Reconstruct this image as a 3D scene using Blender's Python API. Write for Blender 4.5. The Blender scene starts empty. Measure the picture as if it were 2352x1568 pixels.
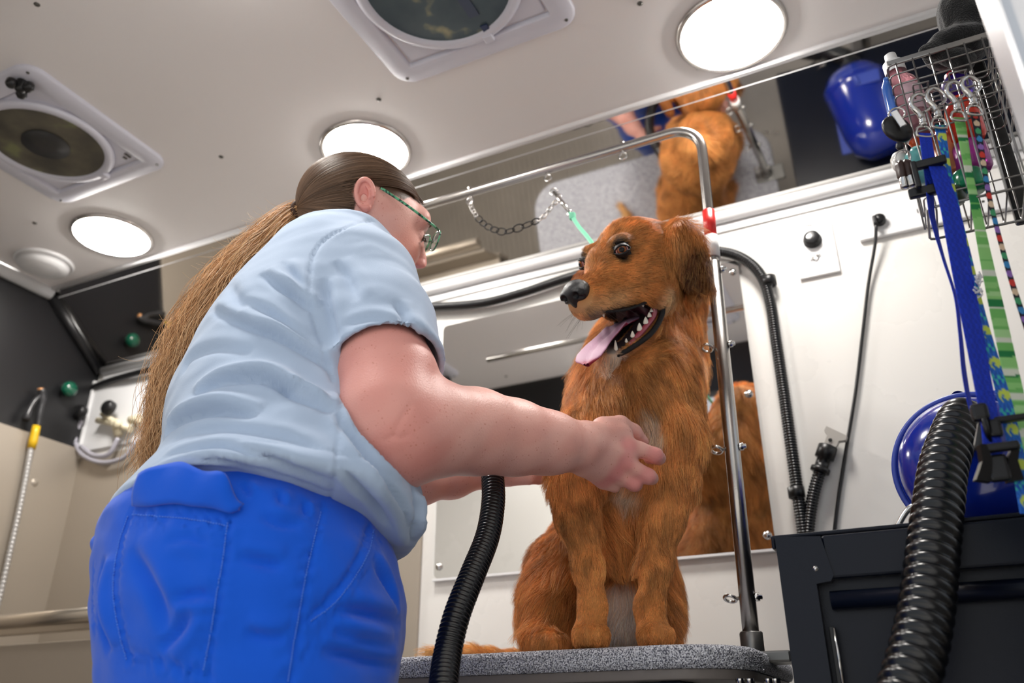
import bpy, bmesh, math, random
import numpy as np
from mathutils import Vector, Matrix
from mathutils.bvhtree import BVHTree
from mathutils.kdtree import KDTree
random.seed(7)
rng = np.random.default_rng(7)
S = bpy.context.scene
COL = S.collection
PI = math.pi

# ---------------------------------------------------------------- camera, world, exposure
FPX = 1930.0
YAW, PIT = math.radians(26.1), math.radians(25.5)
CAMZ = 0.75
cam = bpy.data.cameras.new('camera')
cam.sensor_width = 36
cam.lens = FPX / 2352 * 36
cam.clip_start = 0.02
cam.dof.use_dof = True
cam.dof.focus_distance = 1.16
cam.dof.aperture_fstop = 4.0
camo = bpy.data.objects.new('camera', cam)
camo.location = (0, 0, CAMZ)
camo.rotation_euler = (PI / 2 + PIT, 0, YAW)
COL.objects.link(camo)
S.camera = camo
S.view_settings.view_transform = 'Standard'
S.view_settings.look = 'None'
S.view_settings.exposure = 1.05
S.view_settings.gamma = 1
S.view_settings.use_curve_mapping = False
W = bpy.data.worlds.new('world')
S.world = W
W.use_nodes = True
_n = W.node_tree
_bg = _n.nodes['Background']
_sky = _n.nodes.new('ShaderNodeTexSky')
_sky.sky_type = 'NISHITA'
_sky.sun_disc = False
_sky.sun_elevation = math.radians(35)
_sky.sun_rotation = math.radians(150)
_sky.dust_density = 4
_mixw = _n.nodes.new('ShaderNodeMix')
_mixw.data_type = 'RGBA'
_mixw.inputs[0].default_value = 0.8
_sc = _n.nodes.new('ShaderNodeVectorMath'); _sc.operation = 'SCALE'; _sc.inputs['Scale'].default_value = 0.25
_n.links.new(_sky.outputs[0], _sc.inputs[0])
_n.links.new(_sc.outputs[0], _mixw.inputs[6])
_mixw.inputs[7].default_value = (0.86, 0.93, 1.0, 1)      # bright overcast
_n.links.new(_mixw.outputs[2], _bg.inputs[0])
_bg.inputs[1].default_value = 0.36
LAMP_STRENGTH = 42.0
_sun = bpy.data.lights.new('sun', 'SUN'); _sun.energy = 4.0; _sun.angle = 0.02; _sun.color = (1, .96, .9)
_suno = bpy.data.objects.new('sun', _sun); COL.objects.link(_suno)
_suno.rotation_euler = Vector((.25, -.62, -.75)).to_track_quat('-Z', 'Y').to_euler()      # low behind the van: lights the ground outside, never shines in
S.cycles.max_bounces = 12
S.cycles.diffuse_bounces = 8
S.cycles.glossy_bounces = 5
S.cycles.transmission_bounces = 6
S.cycles.transparent_max_bounces = 12
S.cycles.caustics_reflective = False
S.cycles.caustics_refractive = False
S.cycles.sample_clamp_indirect = 6
S.cycles.use_denoising = True

# ---------------------------------------------------------------- taking measurements from the picture
cy_, sy_, cp_, sp_ = math.cos(YAW), math.sin(YAW), math.cos(PIT), math.sin(PIT)
FW = np.array([-sy_ * cp_, cy_ * cp_, sp_]); RT = np.array([cy_, sy_, 0.0]); UP = np.cross(RT, FW)
O0 = np.array([0, 0, CAMZ]); HF = np.array([-sy_, cy_, 0.0])
def ray(x, y): return FW + (x - 1176) / FPX * RT + (784 - y) / FPX * UP
def PY(x, y, Y): d = ray(x, y); return O0 + d * Y / d[1]
def PZ(x, y, Z): d = ray(x, y); return O0 + d * (Z - CAMZ) / d[2]
def PX(x, y, X): d = ray(x, y); return O0 + d * X / d[0]
def PH(x, y, h): d = ray(x, y); return O0 + d * h / (d @ HF)
def pxm(n, p): return n * float((np.array(p) - O0) @ FW) / FPX      # n pixels at point p, in metres

# ---------------------------------------------------------------- materials
MATS = {}
def srgb(r, g, b):
    f = lambda c: ((c / 255 + 0.055) / 1.055) ** 2.4 if c > 10 else c / 255 / 12.92
    return (f(r), f(g), f(b), 1)
def mat(name, rgb, rough=0.5, metal=0.0, bump=0.0, bscale=100, var=0.0, vscale=8, trans=0.0, emit=None, spec=0.5, coat=0.0, alpha=1.0, ior=1.45, sheen=0.0, sss=0.0, rvar=0.0):
    if name in MATS: return MATS[name]
    m = bpy.data.materials.new(name); MATS[name] = m
    m.use_nodes = True
    n = m.node_tree; b = n.nodes['Principled BSDF']
    c = rgb if len(rgb) == 4 else (*rgb, 1)
    b.inputs['Base Color'].default_value = c
    b.inputs['Roughness'].default_value = rough
    b.inputs['Metallic'].default_value = metal
    b.inputs['Specular IOR Level'].default_value = spec
    b.inputs['IOR'].default_value = ior
    b.inputs['Coat Weight'].default_value = coat
    b.inputs['Coat Roughness'].default_value = 0.05
    b.inputs['Transmission Weight'].default_value = trans
    b.inputs['Alpha'].default_value = alpha
    b.inputs['Sheen Weight'].default_value = sheen
    if sss:
        b.inputs['Subsurface Weight'].default_value = sss
        b.inputs['Subsurface Radius'].default_value = (0.012, 0.005, 0.003)
        b.inputs['Subsurface Scale'].default_value = 1.0
    if emit:
        b.inputs['Emission Color'].default_value = (*emit[:3], 1)
        b.inputs['Emission Strength'].default_value = emit[3]
    if bump or var or rvar:
        tc = n.nodes.new('ShaderNodeTexCoord')
    if bump:
        t = n.nodes.new('ShaderNodeTexNoise'); t.inputs['Scale'].default_value = bscale; t.inputs['Detail'].default_value = 4
        n.links.new(tc.outputs['Object'], t.inputs['Vector'])
        bp = n.nodes.new('ShaderNodeBump'); bp.inputs['Strength'].default_value = bump; bp.inputs['Distance'].default_value = 0.002
        n.links.new(t.outputs['Fac'], bp.inputs['Height']); n.links.new(bp.outputs['Normal'], b.inputs['Normal'])
    if var:
        t = n.nodes.new('ShaderNodeTexNoise'); t.inputs['Scale'].default_value = vscale; t.inputs['Detail'].default_value = 5
        n.links.new(tc.outputs['Object'], t.inputs['Vector'])
        mx = n.nodes.new('ShaderNodeMix'); mx.data_type = 'RGBA'
        mx.inputs[6].default_value = (*[max(0, x * (1 - var)) for x in c[:3]], 1)
        mx.inputs[7].default_value = (*[min(1, x * (1 + var)) for x in c[:3]], 1)
        n.links.new(t.outputs['Fac'], mx.inputs[0]); n.links.new(mx.outputs[2], b.inputs['Base Color'])
    if rvar:
        t = n.nodes.new('ShaderNodeTexNoise'); t.inputs['Scale'].default_value = 6; t.inputs['Detail'].default_value = 6
        n.links.new(tc.outputs['Object'], t.inputs['Vector'])
        mr = n.nodes.new('ShaderNodeMapRange'); mr.inputs[3].default_value = max(0, rough - rvar); mr.inputs[4].default_value = rough + rvar
        n.links.new(t.outputs['Fac'], mr.inputs[0]); n.links.new(mr.outputs[0], b.inputs['Roughness'])
    return m
def pbsdf(m): return m.node_tree.nodes['Principled BSDF']

# ---------------------------------------------------------------- object helpers
def link(name, me, m=None, parent=None, smooth=None):
    o = bpy.data.objects.new(name, me)
    COL.objects.link(o)
    if m is not None:
        for mm in (m if isinstance(m, (list, tuple)) else [m]): me.materials.append(mm)
    if parent is not None: o.parent = parent
    if parent is not None: o.matrix_parent_inverse = Matrix.Translation(-parent.location) if parent.type == 'EMPTY' else Matrix.Identity(4)
    return o
def tag(o, label=None, cat=None, group=None, kind=None):
    if label: o['label'] = label
    if cat: o['category'] = cat
    if group: o['group'] = group
    if kind: o['kind'] = kind
    return o
def thing(name, loc, label, cat, group=None):
    o = bpy.data.objects.new(name, None); o.empty_display_size = 0.02
    o.location = loc; COL.objects.link(o)
    return tag(o, label, cat, group)
def copy_tree(o, parent=None):
    c = o.copy(); COL.objects.link(c)
    if parent is not None: c.parent = parent
    for ch in list(o.children): copy_tree(ch, c)
    return c
class MB:
    """a mesh under construction"""
    def __init__(s): s.v = []; s.f = []; s.sm = []; s.mi = []; s.cur = 0
    def add(s, vs, fs, smooth=True):
        k = len(s.v); s.v += [tuple(map(float, p)) for p in vs]
        s.f += [tuple(i + k for i in f) for f in fs]; s.sm += [smooth] * len(fs); s.mi += [s.cur] * len(fs)
        return s
    def box(s, c, d, rot=None, bevel=0.0, seg=2):
        bm = bmesh.new(); bmesh.ops.create_cube(bm, size=1)
        for v in bm.verts: v.co = Vector((v.co.x * d[0], v.co.y * d[1], v.co.z * d[2]))
        if bevel: bmesh.ops.bevel(bm, geom=list(bm.edges), offset=bevel, segments=seg, affect='EDGES', profile=0.5)
        M = Matrix.Translation(Vector([float(q) for q in c])) @ (rot.to_4x4() if rot is not None else Matrix.Identity(4))
        bm.verts.index_update()
        s.add([M @ v.co for v in bm.verts], [[v.index for v in f.verts] for f in bm.faces], smooth=False)
        bm.free(); return s
    def tube(s, pts, r, n=12, cap=True, flat=1.0, upv=None):
        """round or flattened tube along points; r a number or one per point"""
        P = np.array(pts, float); m = len(P)
        rr = np.full(m, r, float) if np.isscalar(r) else np.array(r, float)
        T = np.gradient(P, axis=0); T /= np.linalg.norm(T, axis=1)[:, None] + 1e-12
        u = np.array(upv if upv is not None else ((0, 0, 1) if abs(T[0][2]) < 0.9 else (1, 0, 0)), float)
        u = u - T[0] * (u @ T[0]); u /= np.linalg.norm(u)
        ang = np.linspace(0, 2 * PI, n, endpoint=False); vs = []
        for i in range(m):
            u = u - T[i] * (u @ T[i]); u /= np.linalg.norm(u) + 1e-12
            w = np.cross(T[i], u)
            for a in ang: vs.append(P[i] + rr[i] * (math.cos(a) * u * flat + math.sin(a) * w))
        fs = [(i * n + j, i * n + (j + 1) % n, (i + 1) * n + (j + 1) % n, (i + 1) * n + j) for i in range(m - 1) for j in range(n)]
        s.add(vs, fs)
        if cap:
            s.add([], [])
            k = len(s.v) - len(vs)
            s.f.append(tuple(k + j for j in range(n))[::-1]); s.f.append(tuple(k + (m - 1) * n + j for j in range(n))); s.sm += [False] * 2; s.mi += [s.cur] * 2
        return s
    def ring(s, c, R_, r, nrm, n=24, k=8, a0=0, a1=2 * PI, ex=1.0):
        nrm = Vector(nrm).normalized(); u = nrm.orthogonal().normalized(); w = nrm.cross(u)
        closed = abs(a1 - a0 - 2 * PI) < 1e-6
        m = n if closed else n + 1; vs = []
        for i in range(m):
            a = a0 + (a1 - a0) * i / n; d = u * math.cos(a) * ex + w * math.sin(a); p = Vector(c) + d * R_
            for j in range(k):
                b = 2 * PI * j / k; vs.append(p + d.normalized() * r * math.cos(b) + nrm * r * math.sin(b))
        fs = [(i * k + j, i * k + (j + 1) % k, ((i + 1) % m) * k + (j + 1) % k, ((i + 1) % m) * k + j) for i in range(n) for j in range(k)]
        return s.add(vs, fs)
    def lathe(s, base, axis, prof, n=32, xs=None):
        """profile of (radius, height) turned about an axis; xs = ellipse factor"""
        ax = Vector(axis).normalized(); u = ax.orthogonal().normalized(); w = ax.cross(u); vs = []
        for (r, h) in prof:
            for j in range(n):
                a = 2 * PI * j / n; vs.append(Vector([float(q) for q in base]) + ax * h + (u * math.cos(a) + w * math.sin(a) * (xs or 1)) * max(r, 1e-5))
        fs = [(i * n + j, i * n + (j + 1) % n, (i + 1) * n + (j + 1) % n, (i + 1) * n + j) for i in range(len(prof) - 1) for j in range(n)]
        return s.add(vs, fs)
    def prism(s, poly, vec, smooth=False):
        """closed planar polygon (3D points) extruded by vec"""
        n = len(poly); P = [Vector([float(q) for q in p]) for p in poly]; V = Vector([float(q) for q in vec])
        fs = [tuple(range(n))[::-1], tuple(range(n, 2 * n))] + [(i, (i + 1) % n, n + (i + 1) % n, n + i) for i in range(n)]
        return s.add(P + [p + V for p in P], fs, smooth)
    def quad(s, a, b, c, d): return s.add([a, b, c, d], [(0, 1, 2, 3)], False)
    def build(s, name, m, parent=None, sharp=None):
        me = bpy.data.meshes.new(name); me.from_pydata(s.v, [], s.f); me.update()
        bm = bmesh.new(); bm.from_mesh(me); bmesh.ops.recalc_face_normals(bm, faces=bm.faces); bm.to_mesh(me); bm.free()
        me.polygons.foreach_set('use_smooth', s.sm); me.polygons.foreach_set('material_index', s.mi)
        return link(name, me, m, parent)
def spline(pts, n=60):
    """Catmull-Rom through the points, evenly resampled to n points"""
    P = np.array(pts, float); P = np.vstack([2 * P[0] - P[1], P, 2 * P[-1] - P[-2]]); out = []
    for i in range(1, len(P) - 2):
        for t in np.linspace(0, 1, 24, endpoint=False):
            a, b, c, d = P[i - 1:i + 3]
            out.append(.5 * ((2 * b) + (c - a) * t + (2 * a - 5 * b + 4 * c - d) * t * t + (3 * b - a - 3 * c + d) * t ** 3))
    out.append(P[-2]); out = np.array(out)
    L = np.r_[0, np.cumsum(np.linalg.norm(np.diff(out, axis=0), axis=1))]; q = np.linspace(0, L[-1], n)
    return np.stack([np.interp(q, L, out[:, k]) for k in range(out.shape[1])], 1)
def length(P): return float(np.linalg.norm(np.diff(P, axis=0), axis=1).sum())
def corrugated(mb, pts, r, pitch=0.008, depth=0.12, per=6, n=20):
    L = length(spline(pts, 200)); m = max(12, int(L / pitch * per)); P = spline(pts, m)
    s_ = np.linspace(0, L, m); w = 0.5 + 0.5 * np.cos(2 * PI * s_ / pitch)
    return mb.tube(P, r * (1 - depth + depth * w ** 0.6), n=n)
# ---------------------------------------------------------------- soft bodies: distance field -> one continuous surface
class Field:
    def __init__(s, lo, hi, vox):
        s.lo = np.array(lo, float); s.vox = vox
        s.n = np.ceil((np.array(hi, float) - s.lo) / vox).astype(int) + 1
        s.f = np.full(s.n, .08, np.float32)
    def _sub(s, lo, hi):
        a = np.clip(((np.array(lo) - s.lo) / s.vox).astype(int), 0, s.n - 1); b = np.clip(((np.array(hi) - s.lo) / s.vox).astype(int) + 2, 1, s.n)
        if (b <= a).any(): return None, None
        sl = tuple(slice(a[i], b[i]) for i in range(3))
        g = [(s.lo[i] + s.vox * np.arange(a[i], b[i])).astype(np.float32) for i in range(3)]
        return sl, np.stack(np.meshgrid(*g, indexing='ij'), -1)
    def _mix(s, sl, d, k, op):
        f = s.f[sl]
        if op == 's': d = -d
        if k <= 0: r = np.minimum(f, d) if op == 'u' else np.maximum(f, d)
        elif op == 'u':
            h = np.clip(.5 + .5 * (d - f) / k, 0, 1); r = d + (f - d) * h - k * h * (1 - h)
        else:
            h = np.clip(.5 - .5 * (d - f) / k, 0, 1); r = d + (f - d) * h + k * h * (1 - h)
        s.f[sl] = r
    def cone(s, a, b, ra, rb=None, k=.02, op='u'):
        a = np.array(a, float); b = np.array(b, float); rb = ra if rb is None else rb; m = max(ra, rb) + k + .08
        sl, P = s._sub(np.minimum(a, b) - m, np.maximum(a, b) + m)
        if sl is None: return s
        ab = b - a; t = np.clip(((P - a) @ ab) / max(ab @ ab, 1e-9), 0, 1)
        s._mix(sl, np.linalg.norm(P - (a + t[..., None] * ab), axis=-1) - (ra + (rb - ra) * t), k, op); return s
    def chain(s, pts, rs, k=.02, op='u'):
        for i in range(len(pts) - 1): s.cone(pts[i], pts[i + 1], rs[i], rs[i + 1], k, op)
        return s
    def ell(s, c, r, M=None, k=.02, op='u'):
        c = np.array(c, float); r = np.array(r, float); m = r.max() + k + .06
        sl, P = s._sub(c - m, c + m)
        if sl is None: return s
        q = P - c
        if M is not None: q = q @ np.array(M).T          # rows of M: local axes
        k0 = np.linalg.norm(q / r, axis=-1); k1 = np.linalg.norm(q / r ** 2, axis=-1) + 1e-6
        s._mix(sl, k0 * (k0 - 1) / k1, k, op); return s
    def loft(s, zs, cx, cy, ra, rb, ax, k=.02, op='u', p=2.0):
        """stack of level ellipses: centre (cx,cy), half sizes ra along unit vector ax and rb across it"""
        zs = np.array(zs); m = max(max(ra), max(rb)) + .06
        sl, P = s._sub((min(cx) - m, min(cy) - m, zs.min() - .05), (max(cx) + m, max(cy) + m, zs.max() + .05))
        z = P[..., 2]; X = P[..., 0] - np.interp(z, zs, cx); Y = P[..., 1] - np.interp(z, zs, cy)
        A = np.interp(z, zs, ra); B = np.interp(z, zs, rb); u = X * ax[0] + Y * ax[1]; v = -X * ax[1] + Y * ax[0]
        k0 = (np.abs(u / A) ** p + np.abs(v / B) ** p) ** (1 / p)
        d = (k0 - 1) * np.minimum(A, B); d = np.maximum(d, np.maximum(zs.min() - z, z - zs.max()))
        s._mix(sl, d, k, op); return s
    def plane(s, p, n, k=.004, op='i'):
        """keep the side the normal points away from"""
        sl, P = s._sub(s.lo, s.lo + s.n * s.vox); n = np.array(n, float); n /= np.linalg.norm(n)
        s._mix(sl, (P - np.array(p)) @ n, k, 'i'); return s
    def copy(s):
        c = Field.__new__(Field); c.lo, c.vox, c.n, c.f = s.lo, s.vox, s.n, s.f.copy(); return c
    def at(s, P):
        q = (np.array(P) - s.lo) / s.vox; i = np.clip(np.floor(q).astype(int), 0, s.n - 2); t = q - i; f = s.f; r = 0
        for dx in (0, 1):
            for dy in (0, 1):
                for dz in (0, 1):
                    w = (t[:, 0] if dx else 1 - t[:, 0]) * (t[:, 1] if dy else 1 - t[:, 1]) * (t[:, 2] if dz else 1 - t[:, 2])
                    r = r + w * f[i[:, 0] + dx, i[:, 1] + dy, i[:, 2] + dz]
        return r
    def mesh(s, smooth=2):
        f = s.f; ins = f < 0; n = s.n
        c = [ins[dx:n[0] - 1 + dx, dy:n[1] - 1 + dy, dz:n[2] - 1 + dz] for dx in (0, 1) for dy in (0, 1) for dz in (0, 1)]
        tot = sum(x.astype(np.int8) for x in c); act = (tot > 0) & (tot < 8)
        idx = np.argwhere(act); vid = np.full(act.shape, -1, np.int64); vid[act] = np.arange(len(idx))
        acc = np.zeros((len(idx), 3)); cnt = np.zeros(len(idx))
        cor = [(dx, dy, dz) for dx in (0, 1) for dy in (0, 1) for dz in (0, 1)]
        val = np.stack([f[idx[:, 0] + a, idx[:, 1] + b, idx[:, 2] + c_] for a, b, c_ in cor], 1)
        for i in range(8):
            for j in range(i + 1, 8):
                if sum(abs(cor[i][k] - cor[j][k]) for k in range(3)) != 1: continue
                m = (val[:, i] < 0) != (val[:, j] < 0); t = val[m, i] / (val[m, i] - val[m, j])
                acc[m] += np.array(cor[i]) + t[:, None] * (np.array(cor[j]) - np.array(cor[i])); cnt[m] += 1
        V = s.lo + s.vox * (idx + acc / cnt[:, None]); quads = []
        for ax in range(3):
            o = [(1, 0, 0), (0, 1, 0), (0, 0, 1)][ax]; b, c_ = (ax + 1) % 3, (ax + 2) % 3
            A = ins[tuple(slice(0, n[i] - 1) if i == ax else slice(0, n[i]) for i in range(3))]; B = ins[tuple(slice(1, n[i]) if i == ax else slice(0, n[i]) for i in range(3))]
            e = np.argwhere(A != B); e = e[(e[:, b] > 0) & (e[:, c_] > 0) & (e[:, b] < n[b] - 1) & (e[:, c_] < n[c_] - 1)]
            ub = np.zeros(3, int); ub[b] = 1; uc = np.zeros(3, int); uc[c_] = 1
            q = [vid[tuple((e - d).T)] for d in (0 * ub, ub, ub + uc, uc)]; Q = np.stack(q, 1)
            fl = A[tuple(e.T)]; Q[fl] = Q[fl][:, ::-1]; quads.append(Q)
        Q = np.vstack(quads)[:, ::-1]
        for _ in range(smooth):
            a2 = np.zeros_like(V); c2 = np.zeros(len(V))
            for i in range(4):
                np.add.at(a2, Q[:, i], V[Q[:, (i + 1) % 4]]); np.add.at(a2, Q[:, i], V[Q[:, i - 1]]); np.add.at(c2, Q[:, i], 2)
            V = V * .45 + .55 * a2 / c2[:, None]
        return V, Q
def lin(*c): return np.array(srgb(*c)[:3])
def mesh_from(name, V, Q, m, parent=None, colors=None):
    me = bpy.data.meshes.new(name)
    me.vertices.add(len(V)); me.vertices.foreach_set('co', np.asarray(V, np.float32).ravel())
    me.loops.add(Q.size); me.loops.foreach_set('vertex_index', Q.ravel().astype(np.int32))
    me.polygons.add(len(Q)); me.polygons.foreach_set('loop_start', np.arange(0, Q.size, Q.shape[1], dtype=np.int32)); me.polygons.foreach_set('loop_total', np.full(len(Q), Q.shape[1], np.int32))
    me.polygons.foreach_set('use_smooth', np.ones(len(Q), bool))
    if colors is not None:
        at = me.color_attributes.new('Col', 'FLOAT_COLOR', 'POINT'); at.data.foreach_set('color', np.c_[colors, np.ones(len(V))].astype(np.float32).ravel())
    me.update(calc_edges=True); me.validate()
    return link(name, me, m, parent)
def normals(V, Q):
    n = np.cross(V[Q[:, 2]] - V[Q[:, 0]], V[Q[:, 3]] - V[Q[:, 1]]); N = np.zeros_like(V)
    for i in range(4): np.add.at(N, Q[:, i], n)
    return N / (np.linalg.norm(N, axis=1)[:, None] + 1e-12)
def sstep(x, a, b): t = np.clip((x - a) / (b - a), 0, 1); return t * t * (3 - 2 * t)
def colmat(name, rough=.5, spec=.4, sss=0.0, bump=0.0, bscale=300, extra=None):
    m = bpy.data.materials.new(name); MATS[name] = m; m.use_nodes = True; n = m.node_tree; b = n.nodes['Principled BSDF']
    a = n.nodes.new('ShaderNodeAttribute'); a.attribute_name = 'Col'; n.links.new(a.outputs['Color'], b.inputs['Base Color'])
    b.inputs['Roughness'].default_value = rough; b.inputs['Specular IOR Level'].default_value = spec
    if sss: b.inputs['Subsurface Weight'].default_value = sss; b.inputs['Subsurface Radius'].default_value = (.012, .005, .003); b.inputs['Subsurface Scale'].default_value = 1
    if bump:
        tc = n.nodes.new('ShaderNodeTexCoord'); t = n.nodes.new('ShaderNodeTexNoise'); t.inputs['Scale'].default_value = bscale; t.inputs['Detail'].default_value = 4
        n.links.new(tc.outputs['Object'], t.inputs['Vector']); bp = n.nodes.new('ShaderNodeBump'); bp.inputs['Strength'].default_value = bump; bp.inputs['Distance'].default_value = .001
        n.links.new(t.outputs['Fac'], bp.inputs['Height']); n.links.new(bp.outputs[0], b.inputs['Normal'])
    return m
def vnoise(P, sc, seed=0):
    """cheap smooth noise in [-1,1] from summed sines"""
    r = np.random.default_rng(seed); o = np.zeros(len(P))
    for i in range(7):
        d = r.normal(size=3); d /= np.linalg.norm(d); o += np.sin((P @ d) * sc * r.uniform(.6, 1.7) * 2 * PI + r.uniform(0, 6.3))
    return np.clip(o / 3.2, -1, 1)
# strands
def hair_mat(name, rough=.42, rnd=.25):
    m = bpy.data.materials.new(name); MATS[name] = m; m.use_nodes = True; n = m.node_tree; b = n.nodes['Principled BSDF']
    a = n.nodes.new('ShaderNodeAttribute'); a.attribute_name = 'Col'
    n.links.new(a.outputs['Color'], b.inputs['Base Color']); b.inputs['Roughness'].default_value = rough; b.inputs['Specular IOR Level'].default_value = .35
    b.inputs['Sheen Weight'].default_value = .0
    return m
def strands(name, P, r0, r1, col, m, parent):
    """P: (count, points, 3); col: (count, 3)"""
    cnt, npt = P.shape[:2]
    cu = bpy.data.hair_curves.new(name); cu.add_curves([npt] * cnt)
    cu.attributes['position'].data.foreach_set('vector', P.astype(np.float32).ravel())
    ra = cu.attributes.get('radius') or cu.attributes.new('radius', 'FLOAT', 'POINT')
    t = np.linspace(0, 1, npt); rr = np.broadcast_to(np.asarray(r0).reshape(-1, 1) * (1 - t) + np.asarray(r1).reshape(-1, 1) * t, (cnt, npt))
    ra.data.foreach_set('value', np.ascontiguousarray(rr, np.float32).ravel())
    ca = cu.attributes.new('Col', 'FLOAT_COLOR', 'CURVE'); ca.data.foreach_set('color', np.c_[col, np.ones(cnt)].astype(np.float32).ravel())
    o = bpy.data.objects.new(name, cu); COL.objects.link(o); cu.materials.append(m); o.parent = parent
    if parent is not None and parent.type == 'EMPTY': o.matrix_parent_inverse = Matrix.Translation(-parent.location)
    return o
def scatter(V, Q, weight, count, seed=1):
    r = np.random.default_rng(seed); T = np.vstack([Q[:, [0, 1, 2]], Q[:, [0, 2, 3]]])
    ar = .5 * np.linalg.norm(np.cross(V[T[:, 1]] - V[T[:, 0]], V[T[:, 2]] - V[T[:, 0]]), axis=1) * weight[T].mean(1)
    t = r.choice(len(T), count, p=ar / ar.sum()); a, b = r.random(count), r.random(count); s_ = a + b > 1; a[s_], b[s_] = 1 - a[s_], 1 - b[s_]
    W3 = np.stack([1 - a - b, a, b], 1); return T[t], W3
def interp(A, T, W3): return (A[T] * (W3[..., None] if A.ndim > 1 else W3)).sum(1)
def clump(P, guides, amount, seed=3):
    """pull strand points towards the nearest guide strand, more towards the tips"""
    r = np.random.default_rng(seed); g = r.choice(len(P), guides, replace=False); kd = KDTree(guides)
    for i, j in enumerate(g): kd.insert(P[j, 0], i)
    kd.balance(); near = np.array([kd.find(p)[1] for p in P[:, 0]]); G = P[g][near]
    t = (np.linspace(0, 1, P.shape[1]) ** 1.3)[None, :, None]
    return P + (G + (P[:, :1] - G[:, :1]) * (1 - t) - P) * t * np.asarray(amount).reshape(-1, 1, 1)
# ---------------------------------------------------------------- the van: setting
CEIL, YC, YB, ZR = 2.10, 1.508, 1.768, 1.907
YFW, XL, XR = 0.62, -2.45, 1.3
m_ceil = mat('ceiling_panel', srgb(226, 222, 221), 0.45, bump=0.08, bscale=300, spec=0.3)
m_wall = mat('white_wall_panel', srgb(226, 224, 220), 0.28, bump=0.02, bscale=25, rvar=0.06)
m_trim = mat('white_plastic_trim', srgb(225, 225, 226), 0.3)
m_black = mat('black_wall_panel', srgb(26, 26, 28), 0.35, bump=0.1, bscale=400)
m_floor = mat('grey_floor', srgb(160, 152, 142), 0.5, bump=0.3, bscale=200, var=0.15)
m_alu = mat('silver_frame', srgb(205, 207, 210), 0.32, 0.55, bump=0.15, bscale=500)
m_rubber = mat('black_rubber', srgb(20, 20, 22), 0.6)
m_steel = mat('stainless_tub', srgb(172, 162, 149), 0.38, 0.35, var=0.06, vscale=3, rvar=0.06)
m_chrome = mat('chrome', srgb(205, 203, 200), 0.16, 1.0)
m_brush = mat('brushed_steel_tube', srgb(176, 172, 168), 0.25, 1.0, bump=0.05, bscale=300)
m_dark = mat('dark_screw', srgb(90, 88, 84), 0.35, 0.8)
m_bk = mat('black_plastic', srgb(20, 20, 22), 0.35)
m_hose = mat('black_hose', srgb(14, 15, 18), 0.24, spec=0.6)

def struct(mb, name, m): return tag(mb.build(name, m), kind='structure')
ceil_o = struct(MB().box(((XL + XR) / 2, (0.40 + YC) / 2, CEIL + .015), (XR - XL, YC - .40, .03)), 'ceiling', m_ceil)
struct(MB().box(((XL + XR) / 2, YB + .02, .95), (XR - XL + .1, .04, 1.90)), 'wall_back', m_wall)
struct(MB().box((XL - .02, .95, 1.05), (.04, 1.8, 2.2)), 'wall_left', m_black)
struct(MB().box((XR + .02, .95, .5), (.04, 1.8, 1.0)), 'wall_right', m_wall)
fl = MB().box(((XL + XR) / 2, .95, -.02), (XR - XL + .1, 1.8, .04))
for i in range(60): fl.box((XL + .3 + i * .03, .9, .004), (.012, .55, .008))
struct(fl, 'floor', m_floor)
# the side of the van with the open doorway in front of the camera
wf = MB().box(((XL - 1.05) / 2, .39, 1.0), (-1.05 - XL, .06, 2.25))
wf.box(((.2 + XR) / 2, YFW - .03, 1.0), (XR - .2, .06, 2.05)).box(((XL + XR) / 2, .39, 2.10), (XR - XL, .06, .12))
struct(wf, 'wall_front', m_wall)
struct(MB().prism([(XL, .60, CEIL), (XL, .48, 1.97), (XL, .48, 1.95), (XL, .47, 1.95), (XL, .47, 2.13), (XL, .60, 2.13)], (XR - XL, 0, 0)), 'trim_1', m_black)
# edge bead where the ceiling meets the mirror
bead = MB(); n_ = 10
pr_ = [(YC - .004, CEIL - .001)] + [(YC + .012 + .020 * math.sin(a), CEIL - .008 - .013 * (1 - math.cos(a)) * .8) for a in np.linspace(-.9, 2.2, 10)] + [(YC + .034, CEIL + .02), (YC - .004, CEIL + .02)]
struct(MB().prism([(XL, y, z) for y, z in pr_], (XR - XL, 0, 0), True), 'trim_2', m_trim)
# round rail where the mirror meets the wall
rl = MB().tube([(-2.42, YB - .012, ZR - .010), (XR, YB - .012, ZR - .010)], .015, 16)
rl.box(((XR - 2.42) / 2, YB - .003, ZR - .036), (XR + 2.42, .006, .02))
struct(rl, 'trim_3', m_trim)
# left ceiling edge
struct(MB().tube([(XL + .01, .66, CEIL - .012), (XL + .01, YC + .01, CEIL - .012)], .022, 12), 'trim_4', m_trim)
struct(MB().tube([(XL + .01, YC + .02, CEIL - .02), (XL + .01, YB - .01, ZR - .01)], .018, 12), 'trim_5', m_black)
# right door post: silver frame, black seal, outer silver leaf
pa = PY(2240, 0, YFW); pb = PY(2352, 430, YFW)
xp = pa[0]
dp = MB().box((xp + .022, YFW - .03, 1.05), (.044, .07, 2.2), bevel=.008)
struct(dp, 'trim_6', m_alu)
struct(MB().box((xp + .052, YFW - .045, 1.05), (.014, .05, 2.2), bevel=.003), 'trim_7', m_rubber)
struct(MB().box((xp + .10, YFW - .055, 1.05), (.08, .03, 2.2), bevel=.008), 'door_1', m_alu)
# ground outside
struct(MB().box((-.4, -6, -.37), (30, 13.0, .04)), 'floor_outside', mat('concrete', srgb(188, 186, 182), .9, var=.2, bump=.4, bscale=60))

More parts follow.
